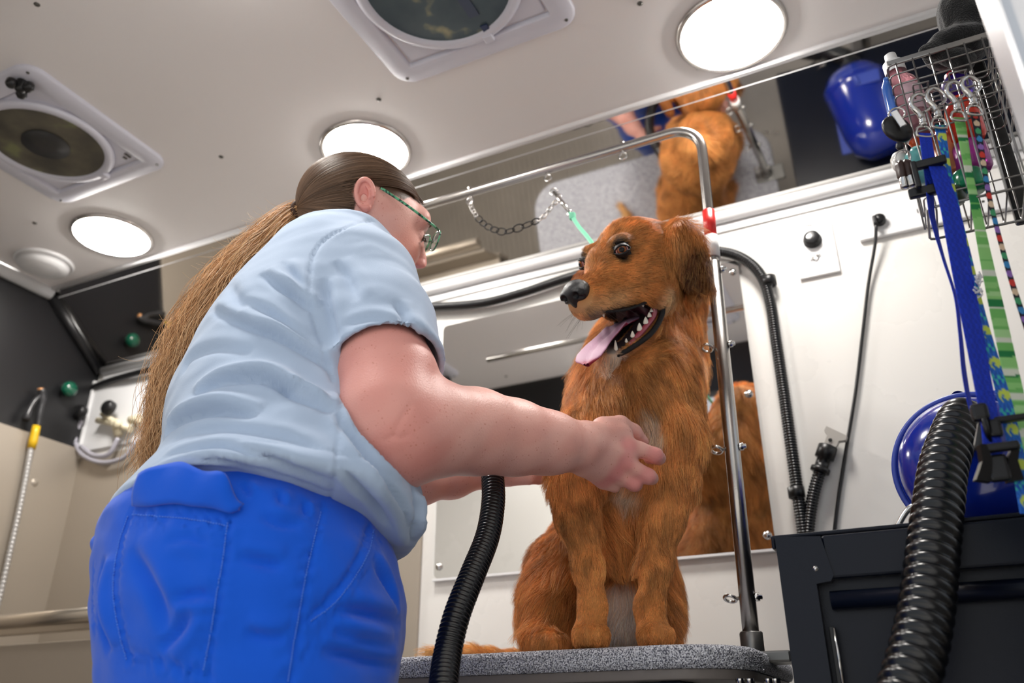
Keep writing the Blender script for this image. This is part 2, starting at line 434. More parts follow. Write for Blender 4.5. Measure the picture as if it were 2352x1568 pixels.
# soffit mirror: four glass panels would read as one, so one sheet
m_mirror = mat('mirror_sheet', (0.72, 0.70, 0.67), 0.035, 1.0, rvar=0.012)
sm = thing('soffit_mirror', (-.6, YC, CEIL), 'long slanted mirror strip between ceiling and back wall', 'mirror')
nx = Vector((0, ZR - CEIL, -(YB - YC))).normalized()
off = Vector((0, -.707, -.707)) * .004
MB().prism([(XL + .0, YC, CEIL), (XR, YC, CEIL), (XR, YB, ZR), (XL + .0, YB, ZR)], -off * 3).build('mirror_panel', m_mirror, sm)

# wall mirror
m_mirror2 = mat('wall_mirror_glass', (0.80, 0.80, 0.79), 0.025, 1.0)
wm = thing('wall_mirror', (-.65, YB, 1.09), 'large rounded wall mirror behind the dog with button screws', 'mirror')
def rrect(x0, x1, z0, z1, r, n=6):
    out = []
    for cx, cz, a in ((x1 - r, z1 - r, 0), (x0 + r, z1 - r, 90), (x0 + r, z0 + r, 180), (x1 - r, z0 + r, 270)):
        for k in range(n + 1):
            t = math.radians(a + 90 * k / n); out.append((cx + r * math.cos(t), cz + r * math.sin(t)))
    return out
MX0, MX1, MZ0, MZ1 = PY(1000, 1330, YB)[0], PY(1785, 1265, YB)[0], PY(1000, 1330, YB)[2], PY(1695, 600, YB)[2]
MB().prism([(x, YB - .008, z) for x, z in rrect(MX0, MX1, MZ0, MZ1, .012)], (0, .008, 0)).build('glass', m_mirror2, wm)
bz = MB(); 
for (x, z) in ((MX0 + .014, MZ0 + .027), (MX1 - .014, MZ0 + .335), (MX1 - .014, MZ1 - .03), (MX0 + .014, MZ0 + .335), (MX1 - .014, MZ0 + .027)):
    MB().lathe((x, YB - .008, z), (0, -1, 0), [(.009, 0), (.009, .002), (.006, .006), (0, .007)], 20).build('screw', m_chrome, wm)
MB().box(((MX0 + MX1) / 2, YB - .006, MZ0 - .004), (MX1 - MX0 + .004, .012, .006), bevel=.001).build('bottom_edge', m_trim, wm)

# ceiling lights
m_lamp = mat('lamp_disc', (1, 1, 1), .5, emit=(1.0, .955, .90, LAMP_STRENGTH))
m_ringl = mat('lamp_ring', srgb(195, 190, 186), .22, .9)
def ceiling_light(x, y, label, r=.115):
    t = thing('ceiling_light', (x, y, CEIL), label, 'light', 'round ceiling lights')
    MB().lathe((x, y, CEIL), (0, 0, -1), [(r, 0), (r, .004), (r - .006, .009), (r - .012, .008), (r - .012, .004)], 64).build('trim_ring', m_ringl, t)
    MB().lathe((x, y, CEIL), (0, 0, -1), [(r - .012, .002), (r - .014, .009), (r - .03, .016), (r - .07, .021), (0, .023)], 64).build('diffuser', m_lamp, t)
    for k in range(3):
        a = k * 2.1 + .4
        MB().lathe((x + (r - .004) * math.cos(a), y + (r - .004) * math.sin(a), CEIL - .006), (0, 0, -1), [(.004, 0), (.004, .002), (0, .003)], 10).build('screw', m_chrome, t)
    return t
ceiling_light(-.165, 1.385, 'largest glowing round ceiling light, above the right end of the mirror')
ceiling_light(-1.082, 1.37, "glowing round ceiling light right above the groomer's head")
ceiling_light(-1.985, 1.37, 'glowing round ceiling light at far left, beside the dark roof vent')
for x in (-.94,):
    ceiling_light(x, .72, 'glowing round ceiling light on the doorway side, seen only in the mirrors')
dm = thing('dome_cover', (-2.30, 1.385, CEIL), 'unlit white round dome on the ceiling at far left', 'light')
MB().lathe((-2.30, 1.385, CEIL), (0, 0, -1), [(.085, 0), (.085, .006), (.078, .01), (.076, .007), (.072, .02), (.05, .028), (0, .031)], 48).build('dome', m_trim, dm)
for n_, (px, py) in enumerate(((85, 10), (870, 228), (508, 360), (80, 512), (1470, 8))):
    p = PZ(px, py, CEIL)
    tag(MB().lathe(p, (0, 0, -1), [(.0062, -.001), (.006, .001), (.003, .0035), (0, .004)], 16).build('ceiling_screw', m_dark),
        ['small screw in the ceiling in the far upper left corner', 'small screw in the ceiling between the big vent and the light over the groomer',
         'small screw in the ceiling left of the light over the groomer', 'small screw in the ceiling beside the unlit dome', 'small screw in the ceiling left of the largest light'][n_], 'screw', 'screws in the ceiling')

# roof vents
m_vent = mat('vent_plastic', srgb(203, 203, 214), .4)
m_ventd = mat('vent_recess', srgb(120, 120, 150), .5)
m_screen = bpy.data.materials.new('vent_dark_screen'); m_screen.use_nodes = True
def _screen(m, a, b, c):
    n = m.node_tree; bs = n.nodes['Principled BSDF']; tc = n.nodes.new('ShaderNodeTexCoord'); t = n.nodes.new('ShaderNodeTexNoise')
    t.inputs['Scale'].default_value = 12; t.inputs['Detail'].default_value = 3; r = n.nodes.new('ShaderNodeValToRGB')
    r.color_ramp.elements[0].color = a; r.color_ramp.elements[0].position = .35; r.color_ramp.elements[1].color = b; r.color_ramp.elements[1].position = .62
    e = r.color_ramp.elements.new(.72); e.color = c
    n.links.new(tc.outputs['Object'], t.inputs[0]); n.links.new(t.outputs['Fac'], r.inputs[0]); n.links.new(r.outputs[0], bs.inputs['Base Color']); bs.inputs['Roughness'].default_value = .35
_screen(m_screen, srgb(62, 60, 54), srgb(92, 88, 74), srgb(116, 120, 84))
m_screen2 = bpy.data.materials.new('vent_smoked_dome'); m_screen2.use_nodes = True
_screen(m_screen2, srgb(50, 66, 76), srgb(66, 82, 88), srgb(150, 146, 116))
def roof_vent(x0, x1, y1, label, ms, fan):
    w = x1 - x0; cx = (x0 + x1) / 2; y0 = y1 - w; cy = (y0 + y1) / 2
    t = thing('roof_vent', (cx, cy, CEIL), label, 'vent')
    mb = MB(); outer = rrect(x0, x1, y0, y1, .045, 8); inner = rrect(x0 + .05, x1 - .05, y0 + .05, y1 - .05, .006, 8)
    n = len(outer)
    ring = lambda off, pts, z: [(cx + (x - cx) * off, cy + (y - cy) * off, z) for x, y in pts]
    L = [ring(1, outer, CEIL), ring(1, outer, CEIL - .006), ring(.975, outer, CEIL - .010), ring(1.02, inner, CEIL - .014), ring(1.0, inner, CEIL - .012), ring(1.0, inner, CEIL + .05)]
    vs = sum(L, []); fs = [(i * n + j, i * n + (j + 1) % n, (i + 1) * n + (j + 1) % n, (i + 1) * n + j) for i in range(len(L) - 1) for j in range(n)]
    mb.add(vs, fs).build('frame', m_vent, t)
    h = (w - .1) / 2
    MB().box((cx, cy, CEIL + .0), (2 * h - .012, 2 * h - .012, .012), bevel=.003).build('inner_panel', m_vent, t)
    R_ = h * .985
    MB().lathe((cx, cy, CEIL), (0, 0, -1), [(R_, -.005), (R_ + .004, .014), (R_ - .004, .020), (R_ - .016, .020), (R_ - .02, .012)], 64).build('rim_ring', m_vent, t)
    MB().lathe((cx, cy, CEIL), (0, 0, -1), [(R_ - .018, .013), (R_ * .6, .0135), (0, .014)], 64).build('screen', ms, t)
    for dx, dy in ((-1, 1), (1, 1), (1, -1)):
        MB().lathe((cx + dx * (w / 2 - .025), cy + dy * (w / 2 - .022), CEIL - .011), (0, 0, -1), [(.004, 0), (.003, .002), (0, .0025)], 10).build('screw', m_dark, t)
    MB().box((cx + .03, cy + h - .006, CEIL - .018), (.022, .02, .012), bevel=.003).build('catch', m_vent, t)
    if fan:
        MB().lathe((cx, cy, CEIL), (0, 0, -1), [(.055, .0145), (.055, .017), (.02, .02), (0, .021)], 32).build('hub', mat('vent_hub', srgb(48, 48, 48), .5), t)
        kx, ky = PZ(55, 178, CEIL)[:2]
        kb = MB(); kb.lathe((kx, ky, CEIL - .01), (0, 0, -1), [(.012, 0), (.012, .025), (.008, .03), (0, .031)], 16)
        for a in (0.3, 2.4, 4.5): kb.lathe((kx + .02 * math.cos(a), ky + .02 * math.sin(a), CEIL - .022), (0, 0, -1), [(0, 0), (.011, .001), (.012, .012), (.008, .018), (0, .018)], 14)
        kb.build('crank_knob', m_bk, t)
        px, py = cx + h * .80, cy + h * .84
        for k in range(3): MB().box((px - .0 + k * .014, py - k * .004, CEIL - .0075), (.006, .018 if k else .01, .002)).build('slot', m_dark, t)
    else:
        # clear dome with struts behind it
        MB().box((cx + .03, cy + h * .35, CEIL - .0155), (.022, h * .5, .003)).build('strut', mat('vent_strut', srgb(60, 70, 90), .4), t)
        MB().box((cx + .035, cy + h * .86, CEIL - .0155), (.015, .03, .003)).build('latch', mat('vent_latch', srgb(40, 52, 84), .4), t)
    return t
roof_vent(-1.975, -1.565, 1.195, 'square white roof vent with dark round screen at left', m_screen, True)
roof_vent(-.87, -.435, 1.215, 'square white roof vent with smoked dome at top centre', m_screen2, False)
# ---------------------------------------------------------------- grooming table
TZ = .868; TX0, TX1, TY0, TY1 = -1.18, -.235, 1.15, 1.62
m_carpet = bpy.data.materials.new('speckled_table_mat'); m_carpet.use_nodes = True
n = m_carpet.node_tree; b = n.nodes['Principled BSDF']; tc = n.nodes.new('ShaderNodeTexCoord')
v1 = n.nodes.new('ShaderNodeTexVoronoi'); v1.inputs['Scale'].default_value = 420
v2 = n.nodes.new('ShaderNodeTexNoise'); v2.inputs['Scale'].default_value = 460; v2.inputs['Detail'].default_value = 2
r = n.nodes.new('ShaderNodeValToRGB'); r.color_ramp.elements[0].color = srgb(96, 98, 112); r.color_ramp.elements[1].color = srgb(232, 234, 242)
r.color_ramp.elements[0].position = .40; r.color_ramp.elements[1].position = .56
bp = n.nodes.new('ShaderNodeBump'); bp.inputs['Strength'].default_value = 1; bp.inputs['Distance'].default_value = .002
n.links.new(tc.outputs['Object'], v1.inputs['Vector']); n.links.new(tc.outputs['Object'], v2.inputs['Vector'])
n.links.new(v2.outputs['Fac'], r.inputs[0]); n.links.new(r.outputs[0], b.inputs['Base Color']); n.links.new(v1.outputs['Distance'], bp.inputs['Height']); n.links.new(bp.outputs[0], b.inputs['Normal'])
b.inputs['Roughness'].default_value = .85
gt = thing('grooming_table', (-.7, 1.42, 0), 'grooming table with a speckled grey padded top under the dog', 'table')
def slab(x0, x1, y0, y1, z0, z1, r, lip, name, m, par):
    n_ = 8; mb = MB(); rings = []
    for (o, z) in ((lip * 1.0, z0), (lip * .3, z0 + lip * .3), (0, z0 + lip), (0, z1 - lip), (lip * .3, z1 - lip * .3), (lip, z1)):
        rings.append([(x, y, z) for x, y in rrect(x0 + o, x1 - o, y0 + o, y1 - o, max(r - o, .002), n_)])
    n = len(rings[0]); vs = sum(rings, [])
    fs = [(i * n + j, i * n + (j + 1) % n, (i + 1) * n + (j + 1) % n, (i + 1) * n + j) for i in range(len(rings) - 1) for j in range(n)]
    fs += [tuple(range(n))[::-1], tuple(range((len(rings) - 1) * n, len(rings) * n))]
    return mb.add(vs, fs).build(name, m, par)
slab(TX0, TX1, TY0, TY1, TZ - .030, TZ, .11, .008, 'table_mat', m_carpet, gt)
# fine loops standing out of the mat edge
lp = MB()
for k in range(2600):
    # walk the near and right edges
    t = random.random()
    if t < .8: x = random.uniform(TX0 + .1, TX1 - .1); y = TY0 - .0005; nx_, ny_ = 0, -1
    else:
        a = random.uniform(-PI / 2, .25); x = TX1 - .11 + .11 * math.cos(a); y = TY0 + .11 + .11 * math.sin(a); nx_, ny_ = math.cos(a), math.sin(a)
    z = TZ - .004 - random.random() ** .7 * .026
    s_ = random.uniform(.0010, .0018); c = Vector((x, y, z)); N = Vector((nx_, ny_, random.uniform(-.4, .4))).normalized(); T = N.orthogonal().normalized(); B = N.cross(T); a0 = random.uniform(0, 6)
    pts = [c + (T * math.cos(a0 + q * 2.09) + B * math.sin(a0 + q * 2.09)) * s_ * random.uniform(.7, 1.3) for q in range(3)] + [c + N * s_ * 1.2]
    lp.add(pts, [(0, 1, 3), (1, 2, 3), (2, 0, 3)])
tag(lp.build('mat_pile', m_carpet, gt), kind='stuff')
m_under = mat('table_underside', srgb(116, 110, 106), .5, bump=.2, bscale=80)
slab(TX0 + .006, TX1 - .006, TY0 + .006, TY1 - .006, TZ - .044, TZ - .030, .105, .002, 'board', m_under, gt)
m_dkm = mat('dark_blue_metal', srgb(30, 36, 48), .35, .3)
fr = MB()
fr.box((-.72, TY0 + .06, TZ - .058), (.80, .03, .028), bevel=.003).box((-.72, TY1 - .06, TZ - .058), (.80, .03, .028), bevel=.003)
for x in (-1.10, -.34): fr.box((x, (TY0 + TY1) / 2, TZ - .058), (.03, .43, .028), bevel=.003)
fr.build('frame', m_dkm, gt)
for dx in (-.31, .31):
    lg = MB(); lg.tube([(-.72 + dx, TY0 + .14, TZ - .06), (-.72 - dx * .9, TY0 + .14, .04)], .016, 10); lg.tube([(-.72 + dx, TY1 - .12, TZ - .06), (-.72 - dx * .9, TY1 - .12, .04)], .016, 10)
    lg.build('scissor_leg', m_dkm, gt)
MB().box((-.72, 1.43, .03), (.8, .45, .04), bevel=.006).build('base', m_dkm, gt)
p = PY(1505, 1550, TY0 + .03)
MB().prism([(p[0] - .026, p[1], TZ - .045), (p[0] + .026, p[1], TZ - .045), (p[0] + .045, p[1], TZ - .14), (p[0] - .045, p[1], TZ - .14)], (0, .006, 0)).build('bracket', m_dkm, gt)
MB().prism([(p[0] + .004, p[1] - .004, TZ - .045), (p[0] + .012, p[1] - .004, TZ - .045), (p[0] + .018, p[1] - .012, TZ - .14), (p[0] + .008, p[1] - .012, TZ - .14)], (0, .008, 0)).build('bracket_rib', m_dkm, gt)
for px in (1700, 1722, 1765, 1782):
    q = PZ(px, 1560, TZ - .045)
    MB().lathe((q[0], q[1], TZ - .044), (0, 0, -1), [(.006, 0), (.006, .006), (.003, .007), (.003, .016), (0, .017)], 8).build('bolt', m_chrome, gt)

# ---------------------------------------------------------------- grooming arm
PYY = 1.35; PB = np.array([-.262, PYY, .885]); PT = np.array([-.2475, PYY, 1.80])
ga = thing('grooming_stand', (-.262, PYY, TZ), 'steel grooming arm arching over the dog, with red and white tape', 'grooming arm')
bar_l = PY(955, 468, PYY); bar_r = PY(1560, 318, PYY)
bend = [PB + (PT - PB) * .5]
low = lambda z: PB + (PT - PB) * ((z - PB[2]) / (PT[2] - PB[2]))
top_z = PY(1540, 306, PYY)[2]
pts = [low(1.30), low(1.45), low(1.6), low(top_z - .075)]
R_ = .06
c_ = low(top_z - .06) + np.array([-R_, 0, 0])
for a in np.linspace(0, PI / 2, 9): pts.append(c_ + np.array([R_ * math.cos(a), 0, R_ * math.sin(a)]))
pts += [np.array([-.45, PYY, top_z]), np.array([-.7, PYY, top_z]), np.array([-.95, PYY, top_z]), np.array([-1.15, PYY, top_z])]
MB().tube(np.array(pts), .0098, 20).build('upper_tube', m_brush, ga)
MB().tube([low(.885), low(1.2), low(1.54)], .0125, 24).build('lower_tube', m_brush, ga)
mtape = mat('red_tape', srgb(214, 40, 36), .35); mtw = mat('white_tape', srgb(225, 225, 225), .35)
z1 = PY(1635, 483, PYY)[2]; z2 = PY(1637, 545, PYY)[2]; z3 = PY(1640, 592, PYY)[2]
MB().tube([low(z1), low(z2)], .0115, 24).build('red_tape', mtape, ga)
MB().tube([low(z2 + .002), low(z3)], .0132, 24).build('white_tape', mtw, ga)
def eyebolt(c, parent, side=-1, name='eye_bolt', L=.03, vert=False):
    mb = MB(); c = Vector([float(q) for q in c])
    if vert:
        mb.ring(c + Vector((0, 0, -.022)), .0078, .0022, (0, 1, 0), 20, 8); mb.tube([c + Vector((0, 0, -.014)), c + Vector((0, 0, .014))], .0022, 8)
        mb.lathe(c + Vector((0, 0, .010)), (0, 0, 1), [(.0052, 0), (.0052, .004), (.0, .0048)], 6)
    else:
        mb.tube([c + Vector((-.018, 0, 0)), c + Vector((.018, 0, 0))], .0028, 8)
        mb.ring(c + Vector((-.026, 0, 0)), .009, .0026, (.15, .45, 1), 20, 8)
        mb.lathe(c + Vector((.0125, 0, 0)), (1, 0, 0), [(.0065, 0), (.0065, .006), (.004, .0065), (.004, .010), (0, .0105)], 6)
    return mb.build(name, m_chrome, parent)
for py in (622, 793, 1028, 1372):
    z = PY(1630 + (py - 500) * .1, py, PYY)[2]; eyebolt(low(z), ga)
for px, py in ((1080, 428), (1258, 388), (1430, 340)):
    q = PY(px, py, PYY); eyebolt((q[0], PYY, top_z), ga, vert=True)
MB().lathe((PB[0], PYY, TZ + .002), (0, 0, 1), [(.019, 0), (.019, .028), (.017, .030), (.0, .030)], 6).build('nut', mat('grey_nut', srgb(120, 120, 118), .35, .8), ga)
MB().box((PB[0] + .008, PYY + .0, TZ - .006), (.10, .055, .016), bevel=.003).build('clamp_plate', mat('grey_nut', None), ga)

# chain of black and chrome links slung between two eye bolts
def link_ring(c, T, N, L, w, r, m, parent, name='link'):
    T = Vector(T).normalized(); N = Vector(N); N = (N - T * N.dot(T)).normalized(); B = T.cross(N); mb = MB(); pts = []
    for a in np.linspace(0, 2 * PI, 25):
        pts.append(Vector(c) + T * math.cos(a) * L + B * math.sin(a) * w)
    P = [np.array(p) for p in pts[:-1]]; n_ = len(P); k = 8; vs = []
    for i in range(n_):
        d = (P[(i + 1) % n_] - P[i - 1]); d /= np.linalg.norm(d); nn = np.array(N); bb = np.cross(d, nn)
        for j in range(k): a = 2 * PI * j / k; vs.append(P[i] + r * (math.cos(a) * nn + math.sin(a) * bb))
    fs = [(i * k + j, i * k + (j + 1) % k, ((i + 1) % n_) * k + (j + 1) % k, ((i + 1) % n_) * k + j) for i in range(n_) for j in range(k)]
    return mb.add(vs, fs).build(name, m, parent)
ch = thing('choke_chain', (PY(1080, 450, PYY)), 'black and chrome link chain hanging in a loop from the grooming arm', 'chain')
cp = spline([PY(1080, 450, PYY), PY(1083, 475, PYY), PY(1102, 505, PYY), PY(1128, 524, PYY), PY(1160, 532, PYY), PY(1200, 520, PYY), PY(1245, 500, PYY), PY(1270, 470, PYY), PY(1285, 452, PYY), PY(1262, 425, PYY), PY(1256, 404, PYY)], 400)
Lc = length(cp); s = 0; i = 0; m_blk = mat('black_chain', srgb(24, 24, 26), .3, .6)
sizes = [.006] * 6 + [.011, .010, .011, .011, .012, .011, .012, .013, .009] + [.0055] * 8
for k, hl in enumerate(sizes):
    j = min(399, int((s + hl) / Lc * 399)); j2 = min(399, j + 4); T = cp[j2] - cp[max(0, j - 4)]
    link_ring(cp[j], T, (0, -1, .25) if k % 2 else (.55, -.8, -.4), hl * 1.05, hl * (.62 if hl > .008 else .7), .0013 if hl > .008 else .0014, m_blk if hl > .008 else m_chrome, ch)
    s += hl * 1.72
    if s > Lc: break
m_mint = mat('mint_strap', srgb(120, 205, 170), .55, bump=.3, bscale=600)
gl = thing('grooming_loop', PY(1290, 470, PYY), 'mint green grooming noose running from a swivel clip down to the dog', 'leash')
a_ = PY(1272, 440, PYY); b_ = PY(1308, 487, PYY); cl = MB(); cl.tube([a_, a_ + (b_ - a_) * .6, b_], [.0035, .005, .003], 12); cl.ring(a_, .008, .0018, (0, 1, 0)).ring(b_, .006, .0018, (.6, .8, 0))
cl.build('swivel_clip', m_chrome, gl)
e_ = PH(1350, 545, 1.33); w_ = spline([b_, b_ + (e_ - b_) * .5 + np.array([0, 0, -.004]), e_, e_ + (e_ - b_) * .6], 20)
MB().tube(w_, .0042, 10, flat=.35, upv=(0, 1, 0)).build('strap', m_mint, gl)
MB().box(b_ + (e_ - b_) * .18, (.013, .010, .016), bevel=.003).build('strap_keeper', m_mint, gl)

# ---------------------------------------------------------------- black hoses and wall fittings
def hose_thing(name, pts, r, label, pitch=.008, depth=.14, m=None, cat='hose', parent=None):
    mb = corrugated(MB(), pts, r, pitch, depth)
    if parent: return mb.build(name, m or m_hose, parent)
    return tag(mb.build(name, m or m_hose), label, cat)
vh = thing('vacuum_hose', PY(1750, 640, YB - .03), 'thin black ribbed vacuum hose arching along the back wall', 'hose')
W_ = lambda x, y, o=.022: PY(x, y, YB - o)
hp = [W_(880, 712), W_(980, 706), W_(1100, 697), W_(1200, 672), W_(1310, 636), W_(1450, 598), W_(1560, 578), W_(1640, 576), W_(1700, 590), W_(1745, 628), W_(1768, 690), W_(1782, 780), W_(1800, 900), W_(1818, 1030), W_(1832, 1130), W_(1845, 1225), W_(1850, 1300)]
corrugated(MB(), hp, .0128, .006, .16, n=16).build('hose', m_hose, vh)
for (x, y) in ((1766, 645), (1829, 1130)):
    q = W_(x, y); MB().lathe(q + np.array([0, 0, -.012]), (0, 0, 1), [(.0128, 0), (.0165, .001), (.0165, .022), (.0128, .023)], 20).build('coupling', m_bk, vh)
hk = thing('hose_cuff', W_(1880, 1050), 'short black ribbed hose with a grey clipper nozzle hanging on the back wall', 'hose')
hp2 = [W_(1852, 1300), W_(1856, 1225), W_(1862, 1170), W_(1872, 1120), W_(1885, 1078), W_(1893, 1058)]
corrugated(MB(), hp2, .0125, .006, .16, n=16).build('hose', m_hose, hk)
a_, b_ = W_(1882, 1085), W_(1903, 1022); d_ = (b_ - a_) / np.linalg.norm(b_ - a_); Ln = np.linalg.norm(b_ - a_)
MB().lathe(a_, d_, [(.012, 0), (.019, .001), (.019, .010), (.0135, .011), (.0135, Ln * .5), (.019, Ln * .5 + .001), (.019, Ln * .95), (.012, Ln)], 14).build('collar', m_bk, hk)
m_gpl = mat('grey_plastic', srgb(176, 172, 166), .4)
nz = W_(1912, 1003); MB().prism([W_(1893, 1018, .03), W_(1920, 1026, .03), W_(1926, 1012, .03), W_(1942, 1010, .03), W_(1945, 1000, .03), W_(1898, 978, .03), W_(1893, 988, .03), W_(1900, 998, .03)], (0, .016, 0)).build('clipper_nozzle', m_gpl, hk)
MB().lathe(W_(1907, 1010, .032), (0, -1, 0), [(.004, 0), (.0, .001)], 12).build('hole', m_bk, hk)
pc = thing('power_cable', W_(2010, 520), 'black power cable plugged into the wall outlet strip, hanging down', 'cable')
MB().tube(spline([W_(2012, 512, .03), W_(2010, 560, .02), W_(1995, 650, .01), W_(1982, 760, .008), W_(1965, 900, .008), W_(1942, 1040, .008), W_(1926, 1140, .008), W_(1916, 1225, .008), W_(1912, 1300, .008)], 60), .0036, 10).build('cord', m_bk, pc)
q = W_(2020, 508, .012); MB().lathe(q + np.array([0, .008, 0]), (0, -1, 0), [(.013, 0), (.0135, .02), (.010, .024), (0, .025)], 16).box(W_(2010, 508, .026), (.010, .02, .022), bevel=.003).build('plug', m_bk, pc)
# outlet strip
so = thing('outlet_strip', W_(2070, 515, 0), 'white outlet strip on the back wall behind the wire basket', 'outlet')
ox0, oz = PY(1970, 530, YB)[0], PY(1972, 530, YB)[2]
oz1 = PY(1970, 560, YB)[2]; oz2 = PY(1985, 490, YB)[2]
MB().box((ox0 + .17, YB - .006, (oz1 + oz2) / 2), (.34, .012, oz2 - oz1), bevel=.002).build('housing', m_trim, so)
for k in range(4):
    xx = ox0 + .075 + k * .058; zz = (oz1 + oz2) / 2
    if k: MB().box((xx - .008, YB - .0125, zz + .004), (.0022, .001, .009)).box((xx + .008, YB - .0125, zz + .004), (.0022, .001, .009)).lathe((xx, YB - .0122, zz - .009), (0, -1, 0), [(.0032, 0), (0, .0006)], 12).build('socket', m_dark, so)
# control plate with knob
q0 = PY(1820, 522, YB); q1 = PY(1928, 628, YB); px0, px1 = PY(1828, 580, YB)[0], PY(1919, 560, YB)[0]; pz0, pz1 = PY(1838, 645, YB)[2], PY(1820, 521, YB)[2]
cpn = thing('speed_control', (px0, YB, pz0), 'white wall plate with a round black control knob', 'control')
MB().box(((px0 + px1) / 2, YB - .004, (pz0 + pz1) / 2), (px1 - px0, .008, pz1 - pz0), bevel=.002).build('plate', m_trim, cpn)
kc = PY(1866, 551, YB - .01); pw = px1 - px0
MB().lathe((kc[0], YB - .008, kc[2]), (0, -1, 0), [(.0205, 0), (.0205, .003), (.018, .005), (.0175, .016), (.015, .018), (0, .018)], 32).build('knob', m_bk, cpn)
MB().lathe((kc[0] - .005, YB - .0262, kc[2] + .001), (0, -1, 0), [(.006, 0), (.0, .0006)], 20).build('knob_cap', mat('knob_cap_grey', srgb(150, 150, 150), .3, .6), cpn)
kk = PY(1873, 590, YB - .01); MB().ring((kk[0], YB - .012, kk[2]), .0055, .0015, (0, 1, 0)).tube([(kk[0] - .012, YB - .011, kk[2] - .004), (kk[0] + .012, YB - .011, kk[2] + .004)], .0014, 8).build('latch', m_chrome, cpn)
def text(s, c, size, m, parent, name='lettering', rot=(PI / 2, 0, 0), depth=.0006):
    cu = bpy.data.curves.new(name, 'FONT'); cu.body = s; cu.size = size; cu.extrude = depth; cu.align_x = 'CENTER'; cu.align_y = 'CENTER'
    tmp = bpy.data.objects.new('t', cu); COL.objects.link(tmp); tmp.rotation_euler = rot; tmp.location = [float(q) for q in c]
    bpy.context.view_layer.update(); dg = bpy.context.evaluated_depsgraph_get()
    me = bpy.data.meshes.new_from_object(tmp.evaluated_get(dg)); me.transform(tmp.matrix_world); bpy.data.objects.remove(tmp)
    me.materials.clear(); return link(name, me, m, parent)
tz = PY(1862, 519, YB)[2]
text('CLIPPERVAC', ((px0 + px1) / 2, YB - .0088, pz1 - .012), .0085, mat('grey_print', srgb(120, 118, 116), .6), cpn)

# ---------------------------------------------------------------- foreground air hose held by the groomer
fh = [PH(1140, 1010, 1.20), PH(1132, 1080, 1.18), PH(1133, 1150, 1.15), PH(1120, 1230, 1.12), PH(1085, 1320, 1.08), PH(1050, 1410, 1.05), PH(1028, 1500, 1.03), PH(1018, 1580, 1.0), PH(1014, 1700, .97)]
ah = thing('air_hose', PH(1018, 1560, 1.0), 'thick black ribbed dryer hose hanging from the hand of the groomer', 'hose')
up_ = [PH(1262, 1010, 1.40), PH(1232, 985, 1.385), PH(1190, 975, 1.34), PH(1155, 985, 1.27)]
corrugated(MB(), up_ + fh, .0168, .0060, .14, per=6, n=24).build('hose', m_hose, ah)
a_ = up_[0]; d_ = PH(1300, 1050, 1.43) - a_; Ln = np.linalg.norm(d_)
MB().lathe(a_ - d_ / Ln * .01, d_, [(.017, 0), (.021, .004), (.021, .05), (.016, .06), (.012, Ln), (.009, Ln), (.012, .06)], 24).build('nozzle', m_bk, ah)

# ---------------------------------------------------------------- black tool cabinet
CY0 = 1.035; cx0 = PY(1775, 1400, CY0)[0]; CX0 = -.160; CX1 = .62; CZT = PY(1890, 1222, CY0)[2]
m_cab = mat('cabinet_black', srgb(9, 15, 29), .30, .0, bump=.12, bscale=700, spec=.32)
tcab = thing('tool_cabinet', (.2, 1.3, 0), 'dark navy metal cabinet standing right of the table', 'cabinet')
CD = .52
zt = CZT
cb = MB().box(((CX0 + CX1) / 2, CY0 + CD / 2 + .018, zt / 2 - .002), (CX1 - CX0 - .004, CD, zt - .012), bevel=.004)
cb.build('body', m_cab, tcab)
lipz = PY(1900, 1330, CY0)[2]
xs = PY(1890, 1270, CY0)[0]
fx0 = CX0
fm = MB()
sx = xs - fx0
fm.prism([(fx0, CY0, .06), (fx0, CY0, zt), (xs, CY0, zt - .004), (xs + .008, CY0, lipz + .004), (xs + .004, CY0, lipz - .002), (xs - .012, CY0, lipz - .004), (xs - .012, CY0, .06)], (0, .018, 0)).build('corner_post', m_cab, tcab)
MB().box(((xs + CX1) / 2, CY0 + .012, (zt + lipz) / 2 - .001), (CX1 - xs, .02, zt - lipz - .004), bevel=.003).build('top_rail', m_cab, tcab)
MB().box(((fx0 + CX1) / 2, CY0 + .26, zt + .0015), (CX1 - fx0 + .012, .50, .005), bevel=.002).box((fx0 - .004, CY0 + .26, zt - .004), (.005, .5, .016), bevel=.002).build('top_lip', m_cab, tcab)
dz1 = lipz - .012; dx0 = xs - .006
MB().box(((dx0 + CX1) / 2 + .004, CY0 + .028, dz1 / 2 + .03), (CX1 - dx0 - .006, .012, dz1 - .06), bevel=.003).build('door', mat('cabinet_door', srgb(13, 14, 20), .5, bump=.1, bscale=300, rvar=.1), tcab)
MB().tube([(dx0 + .006, CY0 + .010, lipz - .022), (CX1, CY0 + .010, lipz - .022)], .0105, 16).build('door_handle', m_cab, tcab)
MB().box((dx0 + .002, CY0 + .013, lipz - .085), (.006, .014, .07), bevel=.001).build('hinge', m_bk, tcab)
MB().tube([(dx0 + .005, CY0 + .004, lipz - .052), (dx0 + .005, CY0 + .004, lipz - .118)], .0016, 8).build('hinge_pin', m_chrome, tcab)
MB().lathe((PY(1873, 1305, CY0)[0], CY0, PY(1873, 1305, CY0)[2]), (0, -1, 0), [(.003, 0), (.002, .0012), (0, .0015)], 12).build('rivet', m_chrome, tcab)
